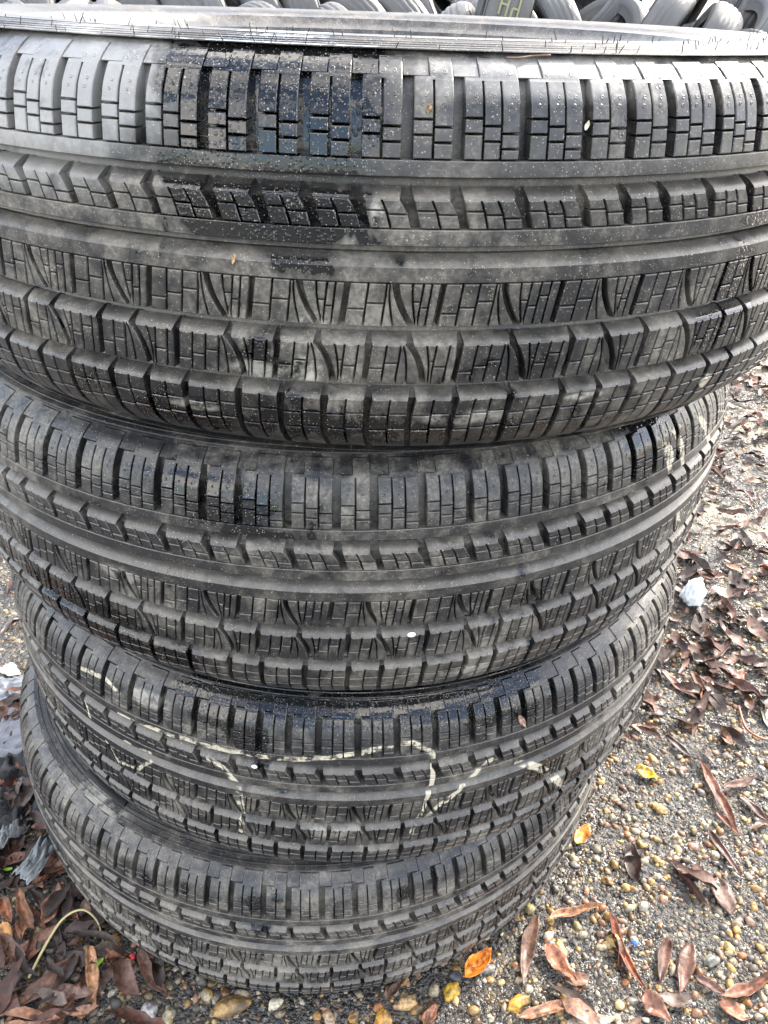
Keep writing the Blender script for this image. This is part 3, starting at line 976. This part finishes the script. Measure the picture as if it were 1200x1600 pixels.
LEAF = [  # end points on the ground, width, colour, curl, fold, bend, label
    ((.328, -.280), (.337, -.372), .012, (.16, .055, .028), .35, .5, .35, 'narrow curved red brown leaf on the tarmac right of the bottom tyre'),
    ((.429, -.231), (.453, -.286), .009, (.055, .030, .024), .10, .5, -.1, 'slim dark leaf with a reddish tip on open gravel'),
    ((.530, -.070), (.530, -.191), .015, (.21, .115, .085), .08, .6, .1, 'long pale brown pointed leaf on the gravel at right'),
    ((.497, -.027), (.527, -.078), .010, (.028, .022, .020), .15, .4, .2, 'small blackish leaf above the pale brown pointed leaf'),
    ((.494, -.180), (.507, -.248), .010, (.060, .032, .026), .10, .5, -.2, 'thin dark purple brown leaf below the pale brown pointed leaf'),
    ((.432, -.219), (.438, -.263), .008, (.075, .055, .045), .1, .4, .1, 'short dull brown leaf lying left of the slim dark leaf'),
    ((.150, -.346), (.186, -.322), .030, (.68, .22, .030), .9, 1.0, .1, 'bright orange curled leaf against the front of the bottom tyre'),
    ((.317, -.196), (.341, -.170), .016, (.58, .20, .045), .3, .4, .1, 'small square orange leaf scrap right of the bottom tyre'),
    ((.436, -.084), (.460, -.106), .019, (.62, .36, .025), .5, .5, .1, 'crumpled bright yellow leaf on the gravel'),
    ((.248, -.276), (.210, -.357), .014, (.13, .095, .075), .12, .3, .25, 'long wet grey brown leaf running down beside the bottom tyre'),
    ((.246, -.315), (.268, -.356), .019, (.23, .095, .055), .3, .5, .2, 'broad reddish brown leaf below the orange brown folded leaf'),
    ((.253, -.288), (.323, -.274), .012, (.27, .13, .07), .25, .7, -.2, 'orange brown folded leaf crossing the long wet leaf'),
    ((.199, -.388), (.270, -.375), .012, (.30, .19, .13), .2, .6, .1, 'pale pinkish leaf along the lower edge right of centre'),
    ((.247, -.397), (.303, -.395), .012, (.40, .30, .22), .2, .5, .1, 'cream leaf cut by the lower edge right of centre'),
    ((.338, -.369), (.355, -.402), .020, (.20, .115, .085), .2, .3, .1, 'broad pinkish brown leaf at the foot of the curved red brown leaf'),
    ((.391, -.314), (.362, -.361), .013, (.10, .062, .050), .15, .5, .1, 'dark leaf standing left in a group of three at lower right'),
    ((.416, -.319), (.378, -.375), .016, (.125, .085, .07), .1, .3, -.1, 'wide flat brown leaf in the middle of the three at lower right'),
    ((.403, -.357), (.427, -.377), .010, (.11, .07, .065), .15, .5, .2, 'small mauve brown leaf right of the group of three'),
    ((.420, -.385), (.485, -.366), .016, (.17, .095, .065), .45, .7, .3, 'large arched brown leaf in the lower right corner'),
    ((.415, -.387), (.444, -.403), .018, (.26, .15, .10), .3, .4, .1, 'light brown torn leaf below the arched leaf in the corner'),
    ((.477, -.247), (.474, -.295), .024, (.12, .095, .085), .05, .15, .1, 'broad flat sodden grey leaf right of the slim dark leaf'),
    ((.541, -.125), (.598, -.108), .012, (.13, .085, .075), .15, .5, .2, 'mauve brown leaf pointing to the right edge of the picture'),
    ((.558, -.134), (.582, -.175), .012, (.055, .032, .026), .2, .5, -.2, 'dark brown leaf under the mauve leaf at the right edge'),
    ((.516, -.156), (.533, -.193), .011, (.15, .075, .055), .1, .4, .1, 'thin leaf lying left of and along the pale brown pointed leaf'),
    ((.669, .018), (.661, -.025), .014, (.50, .50, .38), .15, .5, .2, 'pale greenish cream leaf at the right edge by the curled stalk'),
    ((.540, .103), (.573, .039), .014, (.19, .12, .095), .1, .4, .2, 'pinkish brown leaf close to the right side of the third tyre'),
    ((.588, .100), (.603, .023), .013, (.22, .14, .10), .15, .5, .1, 'tan leaf parallel to the pinkish leaf beside the third tyre'),
    ((.634, .053), (.676, .096), .018, (.27, .13, .085), .4, .5, .2, 'upturned reddish tan leaf below the white scrap'),
    ((.595, .156), (.632, .117), .012, (.40, .31, .18), .1, .3, .1, 'straw coloured leaf just below the white scrap'),
    ((.619, .110), (.694, .167), .014, (.13, .085, .07), .2, .5, .2, 'brown leaf slanting up to the right below the white scrap'),
    ((-.318, -.351), (-.258, -.292), .020, (.13, .085, .062), .18, .5, .35, 'large grey brown leaf in the lower left corner below the grass stem'),
    ((-.251, -.281), (-.231, -.349), .014, (.33, .17, .085), .25, .6, .1, 'upright orange tan pointed leaf at lower left'),
    ((-.229, -.296), (-.196, -.312), .020, (.27, .165, .105), 1.6, .9, .5, 'leaf curled into a ring near the red berry'),
    ((-.287, -.325), (-.227, -.333), .013, (.20, .12, .095), .15, .3, .1, 'flat pinkish leaf under the upright orange tan leaf'),
    ((-.300, -.359), (-.250, -.340), .022, (.11, .065, .042), 1.0, .9, .4, 'dark hooped leaf at the lower edge on the left'),
    ((-.201, -.288), (-.160, -.344), .015, (.17, .12, .10), .3, .5, .2, 'mauve grey leaf touching the bottom tyre near the berry'),
    ((-.332, -.303), (-.288, -.260), .020, (.25, .155, .11), .3, .4, .2, 'broad pinkish tan leaf left of the grass stem'),
    ((-.303, -.265), (-.298, -.215), .020, (.22, .145, .095), .6, .6, .2, 'tall crinkled tan leaf leaning towards the bottom tyre'),
    ((-.351, -.249), (-.335, -.286), .014, (.36, .17, .05), .3, .5, .1, 'rusty orange leaf at the left edge of the picture'),
    ((-.269, -.274), (-.240, -.253), .008, (.17, .065, .035), .3, .6, .2, 'thin reddish leaf strip over the bend of the grass stem'),
    ((-.360, -.224), (-.339, -.257), .014, (.21, .10, .055), .5, .6, .2, 'crumpled russet leaf at the left edge below the white rag'),
    ((-.290, -.238), (-.268, -.255), .014, (.24, .15, .11), .9, .8, .2, 'small cupped leaf tucked under the left of the bottom tyre'),
    ((-.332, -.329), (-.313, -.304), .014, (.20, .13, .10), .3, .4, .1, 'pale brown leaf at the left edge above the large grey brown leaf'),
    ((-.345, -.216), (-.313, -.270), .015, (.17, .10, .06), .5, .7, .3, 'twisted brown leaf left of the tall crinkled leaf'),
    ((.068, -.360), (.085, -.340), .009, (.09, .06, .05), .2, .5, .1, 'small dark leaf poking out from under the bottom tyre'),
    ((.102, -.388), (.117, -.371), .012, (.36, .20, .13), .5, .6, .1, 'small pink brown leaf at the bottom edge below the tyre'),
    ((-.481, .161), (-.445, .141), .022, (.55, .50, .42), .1, .2, .1, 'cream flat leaf at the left edge beside the third tyre'),
    ((-.458, .066), (-.425, .060), .020, (.16, .085, .05), .6, .5, .1, 'russet curled leaf at the left edge between grey slabs'),
]
LIFT = {'bright orange curled': .006, 'tall crinkled': .012, 'upright orange': .006, 'large grey brown': .008, 'broad pinkish tan': .008, 'twisted brown': .010, 'crumpled russet': .010, 'rusty orange': .006}
for i, (p0, p1, W, c, curl, fold, bend, lab) in enumerate(LEAF):
    rng = random.Random(300 + i)
    d = Vector(p1) - Vector(p0)
    V, F = leaf_geo(rng, d.length * 1.06, W * 1.15, curl, fold, bend, rng.uniform(-.5, .5), n=14, m=6, stalk='scrap' not in lab and 'yellow' not in lab)
    off = Vector((i * 3.7, 0, 0))
    V += np.array([mnoise.noise_vector(Vector(q) * 55 + off) for q in V]) * W * .16 + np.array([mnoise.noise_vector(Vector(q) * 190 + off) for q in V]) * W * .06
    if 'orange' not in lab and 'yellow' not in lab and 'cream' not in lab:
        c = (c[0] * .84, c[1] * .66, c[2] * .58)
    me = np_mesh('fallen_leaf', V, F, leaf_tint(V, 14, 6, c, rng), M_leaf)
    o = link(bpy.data.objects.new('fallen_leaf', me))
    mx, my = (p0[0] + p1[0]) / 2, (p0[1] + p1[1]) / 2
    lift = next((v for k, v in LIFT.items() if lab.startswith(k)), .0035)
    o.location = (mx, my, gz(mx, my) + lift - float(min(V[:, 2])) * .6)
    o.rotation_euler = (rng.uniform(-.12, .12), rng.uniform(-.06, .06), math.atan2(d.y, d.x))
    md = o.modifiers.new('thickness', 'SOLIDIFY'); md.thickness = .00035
    tag(o, lab, 'leaf', 'leaves fallen on the ground')

# litter nobody could count
def litter(name, n, seed, dens, lab, box=(-.9, 1.8, -.6, 1.8), rr=.37, top=.010):
    rng = random.Random(seed)
    VV, FF, CC = [], [], []
    off = 0
    cols = [(.15, .078, .055), (.10, .050, .036), (.19, .10, .066), (.045, .028, .022), (.25, .125, .075), (.11, .078, .064), (.085, .036, .024), (.05, .034, .028)]
    while n > 0:
        x = rng.uniform(*box[:2]); y = rng.uniform(*box[2:])
        if in_stack(x, y, rr) or rng.random() > dens(x, y): continue
        n -= 1
        L = rng.uniform(.012, .070)
        V, F = leaf_geo(rng, L, L * rng.uniform(.20, .48), rng.uniform(-.1, .6), rng.uniform(.1, .9), rng.uniform(-.5, .5), rng.uniform(-.9, .9), n=7, m=2, wav=.10)
        V[:, 2] -= V[:, 2].min() * .7
        V += np.array([mnoise.noise_vector(Vector(q) * 70 + Vector((n * 3.1, 0, 0))) for q in V]) * L * .07
        a = rng.uniform(0, 2 * PI)
        Rm = np.array(Matrix.Rotation(a, 3, 'Z') @ Matrix.Rotation(rng.uniform(-.45, .45), 3, 'X') @ Matrix.Rotation(rng.uniform(-.2, .2), 3, 'Y'))
        V = V @ Rm.T + np.array([x, y, gz(x, y) + rng.uniform(.0015, top)])
        c = np.array(rng.choice(cols)) * rng.uniform(.4, 1.0)
        VV.append(V); FF.append(F + off); off += len(V)
        CC.append(np.tile(c, (len(V), 1)) * np.random.default_rng(n).uniform(.85, 1.15, (len(V), 1)))
    o = link(bpy.data.objects.new(name, np_mesh(name, np.concatenate(VV), np.concatenate(FF), np.concatenate(CC), M_leaf)))
    o['kind'] = 'stuff'; o['label'] = lab; o['category'] = 'leaf litter'
    return o
def dens_leaf(x, y):
    k = mnoise.noise(Vector((x * 3.3, y * 3.3, 2.2))) + .5 * mnoise.noise(Vector((x * 9, y * 9, 5.2)))
    if x < -.26 and y < .0: return .9
    if x > .42 and y > -.04: return min(1, max(.12, .65 + k * 1.2))
    if x > .2 and y < .02: return .10 + (.22 if k > .25 else 0)
    if y < -.3: return .05
    return min(1, max(.05, .25 + k))
litter('leaf_litter', 4200, 21, dens_leaf, 'brown dead leaves matted over the yard beside the stack')
litter('leaf_litter', 230, 22, lambda x, y: 1.0 if y < -.10 - .9 * (x + .45) + .12 else .0, 'heap of damp brown leaves at the left foot of the stack', (-.55, -.17, -.42, -.05), .35, .020)

# ------------------------------------------------------------------ small things on the ground
def tube_mesh(name, pts, radii, mat, ns=7):
    V, F = [], []
    n = len(pts)
    P = [Vector(p) for p in pts]
    for i, p in enumerate(P):
        d = (P[min(n - 1, i + 1)] - P[max(0, i - 1)]).normalized()
        s = d.cross(Vector((0, 0, 1)))
        s = s.normalized() if s.length > 1e-4 else Vector((1, 0, 0))
        u = s.cross(d)
        for k in range(ns):
            a = 2 * PI * k / ns
            V.append(tuple(p + (s * math.cos(a) + u * math.sin(a)) * radii[i]))
    for i in range(n - 1):
        for k in range(ns):
            j = (k + 1) % ns
            F.append((i * ns + k, i * ns + j, (i + 1) * ns + j, (i + 1) * ns + k))
    F.append(tuple(range(ns - 1, -1, -1))); F.append(tuple((n - 1) * ns + k for k in range(ns)))
    return mesh_from(name, V, F, mat)

def smooth_path(pts, k=5):
    out = []
    P = [Vector(p) for p in pts]
    for i in range(len(P) - 1):
        p0 = P[max(0, i - 1)]; p1 = P[i]; p2 = P[i + 1]; p3 = P[min(len(P) - 1, i + 2)]
        for q in range(k):
            t = q / k
            out.append(0.5 * ((2 * p1) + (p2 - p0) * t + (2 * p0 - 5 * p1 + 4 * p2 - p3) * t * t + (3 * p1 - p0 - 3 * p2 + p3) * t ** 3))
    out.append(P[-1])
    return out

M_straw = simple_mat('straw', (.34, .30, .14), .5)
M_stalk = simple_mat('red_stalk', (.24, .085, .045), .5)
M_green = simple_mat('green_leaf', (.16, .30, .03), .5)
M_berry = simple_mat('red_berry', (.55, .03, .05), .3)
M_blue = simple_mat('blue_plastic', (.03, .12, .50), .4)
M_black = simple_mat('black_film', (.008, .009, .011), .38, .35, nscale=90, bump=.7, bdist=.004)
M_rag = simple_mat('grey_rag', (.20, .215, .22), .6, nscale=120, bump=.8, bdist=.003)
M_slab = simple_mat('grey_slab', (.11, .12, .14), .45, nscale=40)

def put(name, me, lab, cat, group=None, loc=(0, 0, 0), rot=(0, 0, 0)):
    o = link(bpy.data.objects.new(name, me))
    o.location = loc; o.rotation_euler = rot
    return tag(o, lab, cat, group)

st = smooth_path([(-.306, -.314, .008), (-.295, -.285, .016), (-.281, -.261, .024), (-.262, -.253, .026), (-.246, -.261, .016), (-.238, -.278, .004)])
put('grass_stem', tube_mesh('grass_stem', st, [.0016 - .0007 * i / len(st) for i in range(len(st))], M_straw), 'pale yellow bent grass stem over the leaves at lower left', 'stem')
st = smooth_path([(.633, .020, .003), (.622, -.023, .006), (.630, -.043, .008), (.650, -.046, .005), (.68, -.03, .004)])
put('leaf_stalk', tube_mesh('leaf_stalk', st, [.0018] * len(st), M_stalk), 'thin curled reddish stalk at the right edge of the gravel', 'stalk')

bv2, bf2 = ico(2)
me = np_mesh('berry', bv2 * .0036, bf2, None, M_berry)
put('berry', me, 'tiny red berry on the soil left of the bottom tyre', 'berry', loc=(-.203, -.298, .006))
rng = random.Random(8)
me = np_mesh('plastic_chip', ico(1)[0] * np.array([.0045, .003, .002]) * np.random.default_rng(3).uniform(.7, 1.2, (12 if len(ico(1)[0]) == 12 else len(ico(1)[0]), 1)), ico(1)[1], None, M_blue, smooth=False)
put('plastic_chip', me, 'tiny blue plastic chip on the gravel at lower right', 'plastic chip', loc=(.350, -.319, .004))
for i, (x, y, lab) in enumerate(((-.235, -.304, 'tiny green leaf beside the upright orange tan leaf'), (-.364, -.188, 'small green shoot by the left edge near the rag'), (-.247, -.272, 'green leaf scrap under the tip of the grass stem'))):
    V, F = leaf_geo(random.Random(70 + i), .014, .005, .4, .5, .2, .3, n=8, m=4)
    me = np_mesh('green_leaf', V, F, None, M_green)
    put('green_leaf', me, lab, 'leaf', 'bits of green', (x, y, .010), (0, .2, 1.2 + i * 1.9))

def crumple(name, lx, ly, amp, seed, mat, n=22, thick=.0006, arch=0.0):
    V, F = [], []
    for j in range(n + 1):
        for i in range(n + 1):
            u = i / n - .5; v = j / n - .5
            e = 1 + .25 * mnoise.noise(Vector((u * 3, v * 3, seed + .5)))
            q = Vector((u * 4.2, v * 4.2, seed))
            hgt = amp * (abs(mnoise.noise(q)) * 1.4 + .6 * abs(mnoise.noise(q * 2.3)) + .3 * mnoise.noise(q * 5)) + arch * (1 - 4 * u * u)
            V.append((u * lx * e, v * ly * e + .2 * ly * mnoise.noise(Vector((u * 2, 1.1, seed))), hgt))
    for j in range(n):
        for i in range(n):
            a = j * (n + 1) + i
            F.append((a, a + 1, a + n + 2, a + n + 1))
    return mesh_from(name, V, F, mat)

def put_sheet(name, lab, cat, loc, rot, *a, **k):
    o = put(name, crumple(name, *a, **k), lab, cat, loc=loc, rot=rot)
    md = o.modifiers.new('thickness', 'SOLIDIFY'); md.thickness = .0008
    return o
put_sheet('plastic_rag', 'grey white twisted rag against the left of the bottom tyre', 'rag', (-.330, -.176, .010), (.25, .35, 1.25), .085, .024, .014, 3.1, M_rag, arch=.012)
put_sheet('plastic_rag', 'grey rag strip at the left edge beside the black film', 'rag', (-.378, -.160, .008), (0, .3, 1.35), .070, .026, .016, 8.7, M_rag, arch=.012)
put_sheet('plastic_film', 'shiny crumpled black plastic film left of the bottom tyre', 'plastic film', (-.385, -.085, .004), (0, .1, .4), .10, .11, .026, 5.3, M_black)
put_sheet('plastic_film', 'flat blue grey plastic sheet at the left edge by the third tyre', 'plastic film', (-.465, .112, .004), (0, .05, .3), .075, .05, .007, 1.9, M_slab)
put_sheet('plastic_film', 'wider grey plastic sheet at the left edge beside the bottom tyre', 'plastic film', (-.435, .005, .004), (0, .05, .9), .10, .075, .010, 6.6, M_slab)

# white scrap
bv3, bf3 = ico(4)
V = []
for q in bv3:
    qq = Vector(q)
    n = 1 + .34 * mnoise.noise(qq * 1.7 + Vector((4, 1, 0))) - .45 * abs(mnoise.noise(qq * 3.3)) + .10 * mnoise.noise(qq * 9)
    V.append((q[0] * n * .021, q[1] * n * .019, max(-.010, q[2] * n * .034)))
put('foam_scrap', np_mesh('foam_scrap', V, bf3, None, M_white), 'ragged white scrap on the ground right of the third tyre', 'scrap', loc=(.660, .262, .020), rot=(0, 0, .4))

# bits lying on the tyres
def on_tyre(t, th, z, lift=0.0006):
    rr = surf(z) + lift
    return Vector((CENT[t][0] + rr * math.cos(R(th)), CENT[t][1] + rr * math.sin(R(th)), (3.5 - t) * H + z))
def stuck_leaf(t, th, z, L, W, c, ang, lab, name='leaf_scrap', curl=.3):
    V, F = leaf_geo(random.Random(int(abs(th) * 10)), L, W, curl, .5, .1, .3, n=8, m=4, stalk=False)
    me = np_mesh(name, V, F, leaf_tint(V, 8, 4, c, random.Random(4)), M_leaf)
    o = link(bpy.data.objects.new(name, me))
    nrm = Vector((math.cos(R(th)), math.sin(R(th)), 0)); tg = Vector((-math.sin(R(th)), math.cos(R(th)), 0)); up = Vector((0, 0, 1))
    dx = tg * math.cos(R(ang)) + up * math.sin(R(ang)); dy = nrm.cross(dx)
    p = on_tyre(t, th, z)
    o.matrix_world = Matrix(((dx.x, dy.x, nrm.x, p.x), (dx.y, dy.y, nrm.y, p.y), (dx.z, dy.z, nrm.z, p.z), (0, 0, 0, 1)))
    md = o.modifiers.new('thickness', 'SOLIDIFY'); md.thickness = .0004
    return tag(o, lab, 'leaf scrap', 'scraps stuck to the tyres')
stuck_leaf(2, -70.5, .070, .020, .0055, (.30, .19, .15), -62, 'pinkish brown leaf scrap stuck to the wet shoulder of the third tyre')
stuck_leaf(0, -90.7, .0800, .0045, .0026, (.55, .36, .20), 60, 'tan fleck on an upper shoulder block of the topmost tyre')
stuck_leaf(0, -105.0, .0118, .0055, .0018, (.50, .32, .16), 70, 'tan sliver on the middle rib of the topmost tyre', curl=.1)
stuck_leaf(0, -78.9, .0740, .0042, .0022, (.50, .44, .33), 70, 'cream fleck on the right shoulder blocks of the topmost tyre')
tw = smooth_path([on_tyre(0, -84.6, .0990, .001), on_tyre(0, -83.6, .0992, .0025), on_tyre(0, -82.4, .1000, .002), on_tyre(0, -81.0, .1004, .003)])
put('twig', tube_mesh('twig', [tuple(p) for p in tw], [.00045] * len(tw), simple_mat('twig_wood', (.13, .075, .05), .7)), 'tiny brown twig lying along the top shoulder of the topmost tyre', 'twig')
M_dot = simple_mat('white_dropping', (.75, .75, .72), .5, var=.1)
for (t, th, z, s, lab) in ((1, -85.6, -.0275, .0030, 'small white speck on the lower grooves of the second tyre'), (2, -104.9, .0425, .0026, 'small white speck on the left tread of the third tyre')):
    me = np_mesh('white_speck', ico(2)[0] * np.array([s, s * .5, s * .7]), ico(2)[1], None, M_dot)
    put('white_speck', me, lab, 'speck', 'white specks on the tyres', tuple(on_tyre(t, th, z, -.0005)), (0, 0, R(th + 90)))

# ------------------------------------------------------------------ pile of old tyres behind
def pile_rubber():
    m, t, b = new_mat('old_tyre_rubber')
    oi = t.n('ShaderNodeObjectInfo')
    g = t.n('ShaderNodeNewGeometry')
    P = g.outputs['Position']
    nz = t.noise(P, 14, 5, .65)
    k = t.mix(nz, (.028, .028, .030, 1), (.080, .079, .077, 1))
    k = t.mix(t.m('MULTIPLY', oi.outputs['Random'], .5), k, (.095, .094, .092, 1))
    t.set(b.inputs['Base Color'], k)
    t.set(b.inputs['Roughness'], t.ss(nz, .3, .7, .38, .7))
    t.set(b.inputs['Normal'], t.bump(t.noise(P, 180, 3), .3, .002))
    return m
M_pile = pile_rubber()
def pile_meshes(Ro=.325, Wd=.20, seg=110):
    hw = Wd / 2
    rim = .205
    V, F = [], []
    prof = []
    nz_ = 23
    for i in range(nz_):
        z = -hw * .86 + hw * 1.72 * i / (nz_ - 1)
        prof.append((z, Ro - .034 * (abs(z) / hw) ** 2.6))
    n = len(prof)
    for s in range(seg):
        a = 2 * PI * s / seg
        for i, (z, r) in enumerate(prof):
            g = 0
            if i in (6, 7, 11, 15, 16): g = .004
            elif (i < 5 or i > 17) and s % 2 == 0: g = .003
            elif (s + i) % 4 == 0: g = .002
            V.append(((r - g) * math.cos(a), (r - g) * math.sin(a), z))
    for s in range(seg):
        s2 = (s + 1) % seg
        for i in range(n - 1):
            F.append((s * n + i, s2 * n + i, s2 * n + i + 1, s * n + i + 1))
    tread = mesh_from('tread', V, F, M_pile, sharp=40)
    out = [tread]
    for sg in (1, -1):
        pr = [(hw * .84, Ro - .024), (hw * .93, Ro - .032), (hw * .99, Ro - .044), (hw * 1.0, Ro - .038), (hw * 1.03, Ro - .060), (hw * .99, Ro - .085), (hw * .97, Ro - .088), (hw * .86, Ro - .108), (hw * .80, rim), (hw * .70, rim), (hw * .74, Ro - .10), (hw * .80, Ro - .05), (hw * .70, Ro - .022), (0, Ro - .018)]
        pr = [(sg * z, r) for z, r in pr]
        if sg > 0: pr = pr[::-1]
        out.append(lathe('sidewall', pr, 72, closed=False, mat=M_pile, sharp=30))
    return out
PM = {'a': pile_meshes(), 'b': pile_meshes(.335, .225, 120), 'c': pile_meshes(.315, .185, 100)}
M_chalk = simple_mat('yellow_chalk', (.20, .20, .11), .8, var=.3)
M_chalkw = simple_mat('pale_chalk', (.55, .62, .60), .8, var=.3)
M_chalkg = simple_mat('green_chalk', (.12, .45, .22), .8, var=.3)

def chalk_mark(parent, Ro, strokes, mat):
    """thin chalk strokes on the tread; stroke ends are (degrees round the tyre, metres across)"""
    V, F = [], []
    for (a0, z0), (a1, z1) in strokes:
        n = 6
        da, dz = (a1 - a0) * R(1) * Ro, z1 - z0
        L = math.hypot(da, dz)
        wx, wz = -dz / L * .0045, da / L * .0045
        b0 = len(V)
        for i in range(n + 1):
            u = i / n
            for sg in (-1, 1):
                a = R(a0 + (a1 - a0) * u) + sg * wx / Ro; z = z0 + dz * u + sg * wz
                for rr in (Ro + .0016, Ro - .006):
                    V.append((rr * math.cos(a), rr * math.sin(a), z))
        for i in range(n):
            a = b0 + i * 4
            F += [(a, a + 2, a + 6, a + 4), (a, a + 4, a + 5, a + 1), (a + 2, a + 3, a + 7, a + 6)]
    o = link(bpy.data.objects.new('chalk_mark', mesh_from('chalk_mark', V, F, mat, smooth=False)), parent)
    return o

def pile_tyre(kind, loc, axis, spin, lab):
    root = bpy.data.objects.new('old_tyre', None)
    root.empty_display_size = .05
    link(root)
    root.matrix_world = Matrix.Translation(loc) @ Vector(axis).to_track_quat('Z', 'Y').to_matrix().to_4x4() @ Matrix.Rotation(spin, 4, 'Z')
    tag(root, lab, 'tyre', 'old tyres in the pile behind')
    for me, nm in zip(PM[kind], ('tread', 'sidewall', 'sidewall')):
        link(bpy.data.objects.new(nm, me), root)
    return root
rng = random.Random(77)
ORD = ['first', 'second', 'third', 'fourth', 'fifth', 'sixth', 'seventh', 'eighth', 'ninth', 'tenth', 'eleventh', 'twelfth', 'thirteenth', 'fourteenth', 'fifteenth', 'sixteenth', 'seventeenth', 'eighteenth', 'nineteenth', 'twentieth']
front = []
NUM = ORD + ['twenty-' + q for q in ORD[:9]]
for row, x0, x1, step, y0, z0 in (('front', -2.2, 3.3, .25, 4.05, None), ('second', -2.1, 3.4, .24, 4.40, .50), ('third', -2.3, 3.6, .24, 4.75, .66), ('rear', -2.4, 3.8, .25, 5.15, .86)):
    x = x0
    i = 0
    while x < x1:
        k = rng.choice('abc')
        Ro = {'a': .325, 'b': .335, 'c': .315}[k]
        lean = R(rng.uniform(24, 46)) * (1 if x < 1.6 else -1)
        sc = rng.uniform(1.06, 1.16) if row == 'front' else 1.0
        yy = y0 + .10 * math.sin(x * 1.7) + rng.uniform(-.07, .07) - .05 * x
        ax = (math.cos(lean), rng.uniform(-.55, .55), math.sin(lean))
        zc = sc * (Ro * math.cos(lean) + .10 * abs(math.sin(lean))) if z0 is None else z0 + rng.uniform(-.07, .07)
        t_ = pile_tyre(k, (x, yy, zc), ax, rng.uniform(0, 6), 'old tyre in the %s row of the pile behind, %s from the left' % (row, NUM[i]))
        t_.matrix_world = t_.matrix_world @ Matrix.Scale(sc, 4)
        if row == 'second': front.append((t_, k))
        x += step * rng.uniform(.88, 1.12); i += 1
# one tyre lying across the row, chalked
t_ = pile_tyre('b', (1.02, 4.02, .80), (.93, -.10, -.22), 0.0, 'chalk-lettered old tyre lying across the top of the pile behind')
for o in (t_,):
    # chalk faces the camera: find the spin angle of the side towards -y
    inv = o.matrix_world.to_3x3().inverted() @ Vector((0, -1, .15))
    a = math.degrees(math.atan2(inv.y, inv.x))
    chalk_mark(o, .335, [((a - 8, -.05), (a + 8, -.05)), ((a - 8, -.015), (a + 8, -.015)), ((a, -.05), (a, -.015)), ((a + 8, .01), (a + 1, .01)), ((a + 1, .01), (a + 1, .045)), ((a + 8, .04), (a - 8, .04))], M_chalk)
for idx, mt in ((1, M_chalkg), (3, M_chalkw), (13, M_chalk)):
    if idx < len(front):
        o, k = front[idx]
        inv = o.matrix_world.to_3x3().inverted() @ Vector((0, -1, .75))
        a = math.degrees(math.atan2(inv.y, inv.x))
        chalk_mark(o, {'a': .325, 'b': .335, 'c': .315}[k], [((a - 9, -.03), (a + 9, .0)), ((a - 9, .03), (a + 9, .0)), ((a - 3, -.03), (a - 3, .04))], mt)
